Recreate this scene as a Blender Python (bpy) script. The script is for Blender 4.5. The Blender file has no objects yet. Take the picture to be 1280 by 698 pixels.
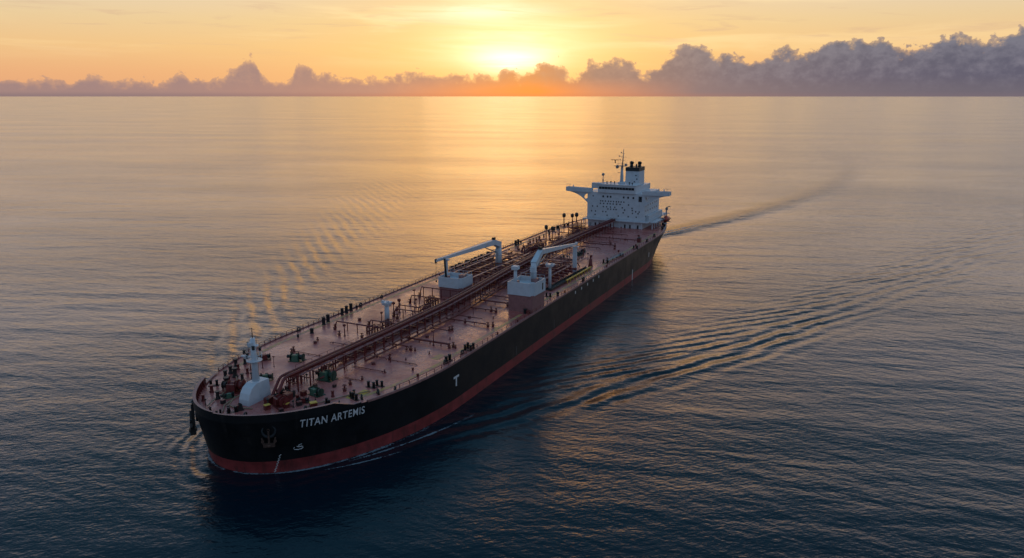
import bpy, bmesh, math, random
from mathutils import Vector, Matrix
from mathutils.geometry import tessellate_polygon
R = math.radians
PI = math.pi
random.seed(7)
sc = bpy.context.scene
COL = sc.collection

# ------------------------------------------------------------------ camera
cam = bpy.data.cameras.new("camera")
cam.sensor_width = 36.0
cam.lens = 968.0 / 1280.0 * 36.0
cam.clip_start = 1.0
cam.clip_end = 600000.0
cam_o = bpy.data.objects.new("camera", cam)
COL.objects.link(cam_o)
cam_o.location = (0, 0, 86.2)
cam_o.rotation_euler = (R(90 - 13.28), 0, 0)
sc.camera = cam_o

# ------------------------------------------------------------------ exposure
sc.view_settings.view_transform = 'Standard'
sc.view_settings.look = 'None'
sc.view_settings.exposure = 0.0
sc.view_settings.gamma = 1.0
sc.view_settings.use_curve_mapping = False

# ------------------------------------------------------------------ node maths helper
class X:
    """a float socket one can calculate with"""
    nt = None
    def __init__(s, k): s.k = k
    @staticmethod
    def m(op, *a, clamp=False):
        n = X.nt.nodes.new('ShaderNodeMath'); n.operation = op; n.use_clamp = clamp
        for i, v in enumerate(a):
            if isinstance(v, X): X.nt.links.new(v.k, n.inputs[i])
            else: n.inputs[i].default_value = float(v)
        return X(n.outputs[0])
    def __add__(s, o): return X.m('ADD', s, o)
    __radd__ = __add__
    def __sub__(s, o): return X.m('SUBTRACT', s, o)
    def __rsub__(s, o): return X.m('SUBTRACT', o, s)
    def __mul__(s, o): return X.m('MULTIPLY', s, o)
    __rmul__ = __mul__
    def __truediv__(s, o): return X.m('DIVIDE', s, o)
    def __rtruediv__(s, o): return X.m('DIVIDE', o, s)
    def __neg__(s): return X.m('MULTIPLY', s, -1.0)
def mexp(a): return X.m('EXPONENT', a)
def msin(a): return X.m('SINE', a)
def mabs(a): return X.m('ABSOLUTE', a)
def mmax(a, b): return X.m('MAXIMUM', a, b)
def mmin(a, b): return X.m('MINIMUM', a, b)
def mpow(a, b): return X.m('POWER', a, b)
def gauss(a, w):
    q = a / w
    return mexp(-(q * q))
def sstep(a, lo, hi, t0=0.0, t1=1.0, kind='SMOOTHSTEP'):
    n = X.nt.nodes.new('ShaderNodeMapRange'); n.interpolation_type = kind
    X.nt.links.new(a.k, n.inputs[0])
    for i, v in enumerate((lo, hi, t0, t1)): n.inputs[i + 1].default_value = v
    return X(n.outputs[0])
def vec(x, y, z=0.0):
    n = X.nt.nodes.new('ShaderNodeCombineXYZ')
    for i, v in enumerate((x, y, z)):
        if isinstance(v, X): X.nt.links.new(v.k, n.inputs[i])
        else: n.inputs[i].default_value = v
    return n.outputs[0]
def sep(v):
    n = X.nt.nodes.new('ShaderNodeSeparateXYZ'); X.nt.links.new(v, n.inputs[0])
    return X(n.outputs[0]), X(n.outputs[1]), X(n.outputs[2])
def noise(v, scale, detail=3.0, rough=0.5, dist=0.0):
    n = X.nt.nodes.new('ShaderNodeTexNoise'); X.nt.links.new(v, n.inputs['Vector'])
    n.inputs['Scale'].default_value = scale; n.inputs['Detail'].default_value = detail
    n.inputs['Roughness'].default_value = rough; n.inputs['Distortion'].default_value = dist
    return X(n.outputs[0])
def ramp(a, lo, hi, stops, interp='LINEAR'):
    n = X.nt.nodes.new('ShaderNodeValToRGB')
    X.nt.links.new(X.m('DIVIDE', a - lo, hi - lo, clamp=True).k, n.inputs[0])
    cr = n.color_ramp; cr.interpolation = interp
    while len(cr.elements) < len(stops): cr.elements.new(0.5)
    for i, (p, c) in enumerate(stops):
        cr.elements[i].position = (p - lo) / (hi - lo)
    for i, (p, c) in enumerate(stops):
        cr.elements[i].color = (c[0], c[1], c[2], 1)
    return n.outputs[0]
def cmix(f, a, b, mode='MIX'):
    n = X.nt.nodes.new('ShaderNodeMix'); n.data_type = 'RGBA'; n.blend_type = mode
    if isinstance(f, X): X.nt.links.new(f.k, n.inputs[0])
    else: n.inputs[0].default_value = f
    for v, i in ((a, 6), (b, 7)):
        if isinstance(v, tuple): n.inputs[i].default_value = (v[0], v[1], v[2], 1)
        else: X.nt.links.new(v, n.inputs[i])
    return n.outputs[2]
def srgb(r, g, b, k=1.0):
    f = lambda c: (c / 12.92 if c <= 0.04045 else ((c + 0.055) / 1.055) ** 2.4)
    return (f(r / 255) * k, f(g / 255) * k, f(b / 255) * k)

# ------------------------------------------------------------------ sky: sunset over a bank of cumulus
SUN_EL = 3.3
world = bpy.data.worlds.new("World")
sc.world = world
world.use_nodes = True
nt = world.node_tree
nt.nodes.clear()
X.nt = nt
tc = nt.nodes.new('ShaderNodeTexCoord')
dx, dy, dz = sep(tc.outputs['Generated'])
el = X.m('ARCSINE', X.m('MAXIMUM', X.m('MINIMUM', dz, 1.0), -1.0)) * 57.2958
az = X.m('ARCTAN2', dx, dy) * 57.2958
west = ramp(el, 0, 90, [
    (0.0, srgb(226, 160, 122)), (1.6, srgb(232, 172, 126)), (3.2, srgb(236, 192, 138)), (5.0, srgb(230, 202, 158)),
    (6.6, (0.76, 0.62, 0.46)), (9.5, (1.55, 1.22, 1.06)), (13, (1.02, 0.92, 1.02)), (17, (0.40, 0.51, 0.70)),
    (24, (0.085, 0.245, 0.400)), (42, (0.045, 0.200, 0.335)), (90, (0.060, 0.165, 0.290))])
east = ramp(el, 0, 90, [
    (0.0, srgb(92, 106, 126)), (8, srgb(118, 134, 158)), (20, srgb(132, 154, 182)), (45, srgb(120, 146, 178)),
    (90, (0.060, 0.165, 0.290))])
facing = sstep(dy, -0.15, 0.88)
sky = cmix(facing, east, west)
# broad warm glow round the hidden sun
gd = X.m('SQRT', az * az / (1.9 * 1.9) + (el - SUN_EL) * (el - SUN_EL))
warm = mexp(-(gd / 6.5))
sky = cmix(X.m('MULTIPLY', warm, 0.9, clamp=True), sky, srgb(255, 206, 112, 1.12))
wide = (gauss(az, 10.5) * 0.6 + mexp(-(mabs(az) / 13.0)) * 0.4) * sstep(el, 6.7, 8.6) * sstep(el, 18.0, 9.5)
sky = cmix(X.m('MULTIPLY', wide, 1.0, clamp=True), sky, (6.0, 2.5, 0.36))
# thin high streaks
sv = vec(az * 0.055, el * 0.62 + az * 0.012, 3.1)
st = noise(sv, 1.0, 5.0, 0.55, 0.6)
st2 = noise(vec(az * 0.16, el * 1.7 + az * 0.05, 9.0), 1.0, 5.0, 0.6, 0.8)
streak = sstep(st, 0.47, 0.66) * sstep(el, 1.5, 4.0) * sstep(el, 22, 9)
sky = cmix(streak * (0.25 + 0.5 * gauss(az + 1.0, 16.0)), sky, srgb(255, 226, 168, 1.1))
greys = sstep(st2, 0.52, 0.70) * sstep(el, 2.0, 4.5) * sstep(el, 16, 8)
sky = cmix(greys * 0.35, sky, srgb(214, 176, 148, 0.95))
# sun core and bright veil above it
b2s = st2 - 0.5
core = gauss(X.m('SQRT', (az + 0.1) * (az + 0.1) * 0.13 + (el - 2.75 - b2s * 1.4) * (el - 2.75 - b2s * 1.4)), 0.85)
veil = gauss(X.m('SQRT', (az + 2.0) * (az + 2.0) * 0.022 + (el - 5.75 + az * -0.012) * (el - 5.75 + az * -0.012)), 0.62) * sstep(st2, 0.30, 0.56, 0.35, 1.0)
sky = cmix(X.m('MULTIPLY', core, 0.95, clamp=True), sky, srgb(255, 250, 226, 2.2))
sky = cmix(X.m('MULTIPLY', veil, 0.85, clamp=True), sky, srgb(255, 243, 205, 1.25))
halo = gauss(X.m('SQRT', az * az * 0.10 + (el - 3.6) * (el - 3.6)), 1.7)
sky = cmix(X.m('MULTIPLY', halo, 0.80 + b2s * 0.9, clamp=True), sky, srgb(255, 240, 182, 1.3))
# cloud bank
cv = vec(az, el * 1.25, 0.0)
b1 = noise(cv, 0.42, 2.0, 0.5) - 0.5
b2 = noise(vec(az, el * 1.1, 5.0), 1.35, 5.0, 0.58) - 0.5
bv = vec(az + b2 * 1.1, el * 1.15 + b2 * 0.8, 0.5)
puff = 0.30 - mabs(noise(bv, 1.05, 1.0, 0.5) - 0.5) * 3.2 - mabs(noise(bv, 2.6, 1.0, 0.5) - 0.5) * 1.5
hgt = sstep(az, -34, 6, 1.0, 1.50) + sstep(az, 4, 34, 0.0, 1.75)
for (a0, w0, h0) in ((-18.2, 0.62, 1.1), (-18.7, 1.1, .45), (-14.6, 0.62, .95), (-13.2, .5, .4), (-27.8, 0.7, 0.5), (-22.5, 0.4, .45), (-6.5, 1.8, 0.35), (2.7, 1.0, 1.1), (-0.3, .6, .5), (6.9, 1.7, 1.0),
                     (12.4, 1.7, 1.75), (15.2, 0.9, 0.7), (18.3, 1.4, 0.75), (22.3, 1.9, 0.95), (24.6, .6, .5), (28.4, 1.2, 0.55), (32.6, 1.3, 0.95)):
    g4 = (az - a0) * (1.0 / (w0 * 1.08)); g4 = g4 * g4
    hgt = hgt + mexp(-(g4 * g4 * 0.6 + g4 * 0.35)) * h0
behind = sstep(mabs(az), 40, 70, 1.0, 0.25)
amp = sstep(az, -26, 4, 0.75, 1.0) 
dens = hgt * behind + (b1 * 1.2 + b2 * 2.1 + puff * 0.30) * amp - el
cl = X.m('MULTIPLY', sstep(dens, -0.03, 0.12) * sstep(az, -30, 0, 0.6, 0.7) + sstep(dens, -0.10, 0.60) * sstep(az, -30, 0, 0.4, 0.3), 1.0, clamp=True)
cshade = noise(vec(az + 0.25, el * 1.4 + 0.35, 2.0), 1.25, 4.0, 0.6)
rightness = sstep(az, -30, 32)
c_body = ramp(rightness, 0, 1, [(0, srgb(176, 142, 132)), (0.35, srgb(184, 140, 120)), (0.5, srgb(196, 140, 104)), (0.62, srgb(158, 130, 122)), (0.82, srgb(122, 121, 134)), (1, srgb(108, 112, 132))])
c_dark = ramp(rightness, 0, 1, [(0, srgb(152, 128, 130)), (0.35, srgb(160, 126, 118)), (0.5, srgb(206, 136, 88)), (0.62, srgb(136, 116, 116)), (0.82, srgb(98, 100, 118)), (1, srgb(74, 84, 110))])
lit = sstep(puff * 0.35 + (cshade - 0.5) * 1.7 + (el - 1.6) * 0.16, -0.40, 0.60)
c_cloud = cmix(lit, c_dark, c_body)
rim = sstep(dens, 0.0, 0.45, 1.0, 0.0)
c_cloud = cmix(rim * (0.22 + 0.45 * gauss(az, 15)), c_cloud, srgb(242, 184, 128))
# the low veil under the clouds, burning orange under the sun
low = sstep(el, 0.15, 1.5, 1.0, 0.0)
c_low = ramp(rightness, 0, 1, [(0, srgb(158, 130, 128)), (0.25, srgb(176, 134, 122)), (0.42, srgb(236, 142, 84)), (0.52, srgb(250, 140, 58)), (0.62, srgb(206, 134, 102)), (0.78, srgb(116, 110, 120)), (1, srgb(96, 98, 114))])
c_cloud = cmix(low * 0.85, c_cloud, c_low)
sky = cmix(cl * 0.96, sky, c_cloud)
hz = sstep(el, 0.0, 0.35, 0.5, 0.0)
sky = cmix(hz, sky, cmix(gauss(az, 12.0), srgb(118, 106, 116), srgb(212, 128, 88)))
below = sstep(el, -0.6, -0.05, 1.0, 0.0)
sky = cmix(below, sky, srgb(30, 40, 52))
bg = nt.nodes.new('ShaderNodeBackground'); nt.links.new(sky, bg.inputs[0]); bg.inputs[1].default_value = 1.0
nis = nt.nodes.new('ShaderNodeTexSky'); nis.sky_type = 'NISHITA'; nis.sun_disc = False
nis.sun_elevation = R(SUN_EL); nis.sun_rotation = R(0.0)
bg2 = nt.nodes.new('ShaderNodeBackground'); nt.links.new(nis.outputs[0], bg2.inputs[0]); bg2.inputs[1].default_value = 0.004
ad = nt.nodes.new('ShaderNodeAddShader'); nt.links.new(bg.outputs[0], ad.inputs[0]); nt.links.new(bg2.outputs[0], ad.inputs[1])
wo = nt.nodes.new('ShaderNodeOutputWorld'); nt.links.new(ad.outputs[0], wo.inputs[0])

# ------------------------------------------------------------------ sun, veiled by cloud
sl = bpy.data.lights.new("sun", 'SUN')
sl.energy = 0.012
sl.angle = R(13.0)
sl.color = (1.0, 0.62, 0.32)
so = bpy.data.objects.new("sun", sl)
COL.objects.link(so)
so.location = (0, 400, 200)
so.rotation_euler = (R(90 - SUN_EL), 0, PI)     # shines from +Y towards the camera

# ================================================================== materials
def mat(name, base, rough=0.5, metal=0.0, var=0.15, vscale=1.2, coat=0.0, grime=None, gscale=0.4, gamt=0.35, bump=0.0, bscale=3.0, spec=0.5):
    m = bpy.data.materials.new(name); m.use_nodes = True
    n = m.node_tree; X.nt = n
    b = n.nodes['Principled BSDF']
    t = n.nodes.new('ShaderNodeTexCoord')
    v = t.outputs['Object']
    a = noise(v, vscale, 5.0, 0.6)
    c = cmix(sstep(a, 0.3, 0.7), tuple(x * (1 - var) for x in base), tuple(min(1, x * (1 + var)) for x in base))
    if grime:
        g = sstep(noise(v, gscale, 6.0, 0.65, 0.5), 0.52, 0.72)
        c = cmix(g * gamt, c, grime)
    n.links.new(c, b.inputs['Base Color'])
    rr = sstep(a, 0.2, 0.8, max(0.02, rough - 0.08), min(1, rough + 0.12))
    n.links.new(rr.k, b.inputs['Roughness'])
    b.inputs['Metallic'].default_value = metal
    b.inputs['Specular IOR Level'].default_value = spec
    if bump:
        bn = n.nodes.new('ShaderNodeBump'); bn.inputs['Strength'].default_value = 1.0
        bn.inputs['Distance'].default_value = bump
        n.links.new(noise(v, bscale, 4.0, 0.6).k, bn.inputs['Height'])
        n.links.new(bn.outputs[0], b.inputs['Normal'])
    return m

M_RUST = (0.16, 0.06, 0.035)
m_black = mat('black_hull_paint', (0.006, 0.0075, 0.009), 0.48, var=0.3, vscale=0.15, grime=(0.018, 0.016, 0.015), gscale=0.12, gamt=0.5, bump=0.04, bscale=0.25, spec=0.28)
m_boot = mat('red_antifouling', (0.24, 0.034, 0.034), 0.55, var=0.25, vscale=0.3, grime=(0.07, 0.02, 0.02), gscale=0.15, gamt=0.6)
m_rim = mat('pink_rail_paint', (0.30, 0.15, 0.14), 0.5, grime=M_RUST)
m_maroon = mat('maroon_paint', (0.145, 0.020, 0.018), 0.45, var=0.35, vscale=0.8, grime=(0.04, 0.012, 0.012), gscale=0.8)
m_maroonl = mat('pink_walkway_paint', (0.34, 0.17, 0.16), 0.5, var=0.25, grime=M_RUST)
m_block = mat('dull_red_paint', (0.27, 0.125, 0.12), 0.55, var=0.15, grime=M_RUST, gamt=.4)
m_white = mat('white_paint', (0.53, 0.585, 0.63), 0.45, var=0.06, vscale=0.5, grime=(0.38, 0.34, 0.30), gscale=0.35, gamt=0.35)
m_dark = mat('black_fittings', (0.018, 0.018, 0.018), 0.5, var=0.4)
m_rubber = mat('black_rubber', (0.012, 0.012, 0.013), 0.75, var=0.3)
m_green = mat('green_machinery_paint', (0.014, 0.050, 0.032), 0.45, var=0.3, grime=(0.02, 0.02, 0.015), gamt=0.6, gscale=1.0)
m_greenl = mat('pale_green_paint', (0.05, 0.13, 0.085), 0.5, var=0.2)
m_yellow = mat('yellow_paint', (0.55, 0.36, 0.05), 0.5, var=0.2, grime=M_RUST)
m_rope = mat('rope', (0.30, 0.23, 0.15), 0.85, var=0.3, vscale=4)
m_orange = mat('lifeboat_red', (0.42, 0.045, 0.02), 0.4, var=0.1)
m_mark = mat('white_marking', (0.62, 0.64, 0.64), 0.6, var=0.15, vscale=2, grime=(0.25, 0.25, 0.25), gscale=1.5, gamt=.5)
m_glass = mat('dark_window_glass', (0.012, 0.016, 0.022), 0.12, var=0.3)
m_steel = mat('grey_steel', (0.24, 0.25, 0.26), 0.45, metal=0.3, var=0.25, grime=M_RUST)
m_rusty = mat('rusty_steel', (0.062, 0.032, 0.022), 0.75, var=0.4, vscale=1.5)
m_pocket = mat('grey_blue_paint', (0.017, 0.023, 0.028), 0.55, var=0.2)

def streaks(m, tone, amt, lo=0.56, hi=0.74):
    n = m.node_tree; X.nt = n; b = n.nodes['Principled BSDF']
    src = b.inputs['Base Color'].links[0].from_socket
    t = n.nodes.new('ShaderNodeTexCoord'); x, y, z = sep(t.outputs['Object'])
    k = sstep(noise(vec(x * 0.55, y * 0.55, z * 0.05), 1.0, 4.0, 0.6), lo, hi) * sstep(noise(vec(x * 0.04, y * 0.04, z * 0.2), 1.0, 3.0, 0.6), 0.40, 0.62)
    n.links.new(cmix(k * amt, src, tone), b.inputs['Base Color'])
streaks(m_black, (0.035, 0.030, 0.027), 0.7)
streaks(m_boot, (0.055, 0.018, 0.016), 0.7, .5, .7)
streaks(m_white, (0.30, 0.20, 0.13), 0.30, .6, .78)
def deck_material():
    m = bpy.data.materials.new('red_deck_paint'); m.use_nodes = True
    n = m.node_tree; X.nt = n
    b = n.nodes['Principled BSDF']
    t = n.nodes.new('ShaderNodeTexCoord'); v = t.outputs['Object']
    x, y, z = sep(v)
    a = noise(v, 0.05, 6.0, 0.62, 0.4)
    c = cmix(sstep(a, 0.34, 0.66), (0.33, 0.078, 0.066), (0.50, 0.170, 0.145))
    f = noise(v, 0.55, 6.0, 0.7)
    c = cmix(sstep(f, 0.50, 0.72) * 0.40, c, (0.48, 0.27, 0.235))
    r = sstep(noise(v, 0.21, 7.0, 0.7, 1.0), 0.56, 0.70)
    c = cmix(r * 0.6, c, (0.13, 0.042, 0.034))
    # weld seams
    fx = mabs(X.m('FRACT', x / 4.6) - 0.5); fy = mabs(X.m('FRACT', y / 2.9 + 0.3) - 0.5)
    seam = mmax(sstep(fx, 0.488, 0.497), sstep(fy, 0.480, 0.496))
    c = cmix(seam * sstep(noise(v, 0.3, 3.0), 0.42, 0.6) * 0.55, c, (0.09, 0.035, 0.03))
    n.links.new(c, b.inputs['Base Color'])
    rg = sstep(noise(v, 0.09, 5.0, 0.6), 0.35, 0.65, 0.24, 0.48)
    n.links.new(rg.k, b.inputs['Roughness'])
    bn = n.nodes.new('ShaderNodeBump'); bn.inputs['Strength'].default_value = 1.0; bn.inputs['Distance'].default_value = 0.06
    n.links.new((noise(v, 0.8, 5.0, 0.6) + seam * 0.3).k, bn.inputs['Height'])
    n.links.new(bn.outputs[0], b.inputs['Normal'])
    return m
m_deck = deck_material()

def worn_yellow():
    m = bpy.data.materials.new('worn_yellow_walkway'); m.use_nodes = True
    n = m.node_tree; X.nt = n; b = n.nodes['Principled BSDF']
    t = n.nodes.new('ShaderNodeTexCoord'); v = t.outputs['Object']
    k = sstep(noise(v, 0.45, 7.0, 0.75, 0.6), 0.44, 0.58)
    c = cmix(k, (0.46, 0.28, 0.09), (0.32, 0.16, 0.135))
    n.links.new(c, b.inputs['Base Color']); b.inputs['Roughness'].default_value = 0.5
    return m
m_wornyel = worn_yellow()

# ================================================================== mesh helpers
def ring(c, r, ax, n, ref=None):
    ax = ax.normalized()
    ref = Vector((0, 0, 1)) if abs(ax.z) < 0.95 else Vector((1, 0, 0))
    u = ax.cross(ref).normalized(); w = ax.cross(u).normalized()
    return [c + u * (r * math.cos(2 * PI * i / n)) + w * (r * math.sin(2 * PI * i / n)) for i in range(n)]
class MB:
    def __init__(s): s.v = []; s.f = []; s.mi = []; s.sm = []; s.cur = 0
    def mat(s, i): s.cur = i; return s
    def face(s, idx, smooth=False): s.f.append(tuple(idx)); s.mi.append(s.cur); s.sm.append(smooth)
    def box(s, x0, x1, y0, y1, z0, z1, tx=0, ty=0):
        b = len(s.v)
        for z, k in ((z0, 0), (z1, 1)):
            for x, y in ((x0 + tx * k, y0 + ty * k), (x1 - tx * k, y0 + ty * k), (x1 - tx * k, y1 - ty * k), (x0 + tx * k, y1 - ty * k)):
                s.v.append(Vector((x, y, z)))
        for q in ((0, 3, 2, 1), (4, 5, 6, 7), (0, 1, 5, 4), (1, 2, 6, 5), (2, 3, 7, 6), (3, 0, 4, 7)): s.face([b + i for i in q])
        return s
    def obox(s, p0, p1, w, h):
        """a rectangular bar between two points; w and h may be (start, end)"""
        p0, p1 = Vector(p0), Vector(p1); ax = (p1 - p0).normalized()
        ref = Vector((0, 0, 1)) if abs(ax.z) < 0.95 else Vector((1, 0, 0))
        u = ax.cross(ref).normalized(); k = u.cross(ax).normalized(); b = len(s.v)
        ws = w if isinstance(w, tuple) else (w, w); hs = h if isinstance(h, tuple) else (h, h)
        for p, ww, hh in ((p0, ws[0], hs[0]), (p1, ws[1], hs[1])):
            for a, c in ((-1, -1), (1, -1), (1, 1), (-1, 1)): s.v.append(p + u * (a * ww / 2) + k * (c * hh / 2))
        for q in ((0, 1, 2, 3), (7, 6, 5, 4), (0, 4, 5, 1), (1, 5, 6, 2), (2, 6, 7, 3), (3, 7, 4, 0)): s.face([b + i for i in q])
        return s
    def cyl(s, p0, p1, r0, r1=None, n=10, caps=True):
        p0, p1 = Vector(p0), Vector(p1); r1 = r0 if r1 is None else r1
        b = len(s.v); ax = p1 - p0
        s.v += ring(p0, r0, ax, n) + ring(p1, r1, ax, n)
        for i in range(n): s.face((b + i, b + (i + 1) % n, b + n + (i + 1) % n, b + n + i), True)
        if caps:
            s.face([b + i for i in range(n)][::-1]); s.face([b + n + i for i in range(n)])
        return s
    def tube(s, pts, r, n=8, closed=False):
        pts = [Vector(p) for p in pts]; b = len(s.v); N = len(pts)
        for i, p in enumerate(pts):
            a = pts[max(0, i - 1)] if not closed else pts[i - 1]
            c = pts[min(N - 1, i + 1)] if not closed else pts[(i + 1) % N]
            s.v += ring(p, r, c - a, n)
        for j in range(N if closed else N - 1):
            k = (j + 1) % N
            for i in range(n): s.face((b + j * n + i, b + j * n + (i + 1) % n, b + k * n + (i + 1) % n, b + k * n + i), True)
        if not closed:
            s.face([b + i for i in range(n)][::-1]); s.face([b + (N - 1) * n + i for i in range(n)])
        return s
    def lathe(s, c, prof, n=14):
        """profile (r, z) turned round the vertical through c"""
        b = len(s.v); c = Vector(c)
        for r, z in prof:
            for i in range(n): s.v.append(c + Vector((r * math.cos(2 * PI * i / n), r * math.sin(2 * PI * i / n), z)))
        for j in range(len(prof) - 1):
            for i in range(n): s.face((b + j * n + i, b + j * n + (i + 1) % n, b + (j + 1) * n + (i + 1) % n, b + (j + 1) * n + i), True)
        s.face([b + i for i in range(n)][::-1]); s.face([b + (len(prof) - 1) * n + i for i in range(n)])
        return s
    def ball(s, c, rx, ry=None, rz=None, n=12, m=8):
        ry = ry or rx; rz = rz or rx; c = Vector(c); b = len(s.v)
        for j in range(m + 1):
            ph = -PI / 2 + PI * j / m
            for i in range(n):
                a = 2 * PI * i / n
                s.v.append(c + Vector((rx * math.cos(ph) * math.cos(a), ry * math.cos(ph) * math.sin(a), rz * math.sin(ph))))
        for j in range(m):
            for i in range(n): s.face((b + j * n + i, b + j * n + (i + 1) % n, b + (j + 1) * n + (i + 1) % n, b + (j + 1) * n + i), True)
        return s
    def plate(s, loops, fn, th):
        """flat plate with holes: loops of (a, b); fn(a, b, d) -> point, d the depth"""
        tris = tessellate_polygon([[Vector((a, b, 0)) for a, b in lp] for lp in loops])
        flat = [p for lp in loops for p in lp]; b0 = len(s.v); N = len(flat)
        for d in (0, th):
            for a, b in flat: s.v.append(Vector(fn(a, b, d)))
        for t in tris:
            s.face([b0 + i for i in t]); s.face([b0 + N + i for i in t][::-1])
        o = 0
        for lp in loops:
            L = len(lp)
            for i in range(L): s.face((b0 + o + i, b0 + o + (i + 1) % L, b0 + N + o + (i + 1) % L, b0 + N + o + i))
            o += L
        return s
    def quad(s, a, b, c, d, smooth=False):
        k = len(s.v); s.v += [Vector(p) for p in (a, b, c, d)]; s.face((k, k + 1, k + 2, k + 3), smooth); return s
    def build(s, name, mats, parent=None, loc=(0, 0, 0), rz=0.0, label=None):
        me = bpy.data.meshes.new(name); me.from_pydata([tuple(p) for p in s.v], [], s.f)
        if not isinstance(mats, (list, tuple)): mats = [mats]
        for m in mats: me.materials.append(m)
        me.polygons.foreach_set('material_index', [min(i, len(mats) - 1) for i in s.mi])
        me.polygons.foreach_set('use_smooth', s.sm)
        bm = bmesh.new(); bm.from_mesh(me); bmesh.ops.recalc_face_normals(bm, faces=bm.faces); bm.to_mesh(me); bm.free()
        me.update()
        o = bpy.data.objects.new(name, me); COL.objects.link(o)
        o.parent = parent; o.location = loc; o.rotation_euler = (0, 0, rz)
        if label: o['label'] = label
        return o
def dup(o, loc, rz=0.0, parent=None, scale=None):
    c = o.copy(); COL.objects.link(c); c.parent = parent or o.parent; c.location = loc; c.rotation_euler = (0, 0, rz)
    if scale: c.scale = (scale, scale, scale)
    for ch in list(o.children):
        d = ch.copy(); COL.objects.link(d); d.parent = c
    return c
def tag(o, label=None, cat=None, group=None, kind=None):
    for k, v in (('label', label), ('category', cat), ('group', group), ('kind', kind)):
        if v: o[k] = v
    return o
def P(s, t, z=0.0):
    """ship frame: s metres aft of the bow, t metres to port, z above the water"""
    return (s, -t, z)

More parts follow.
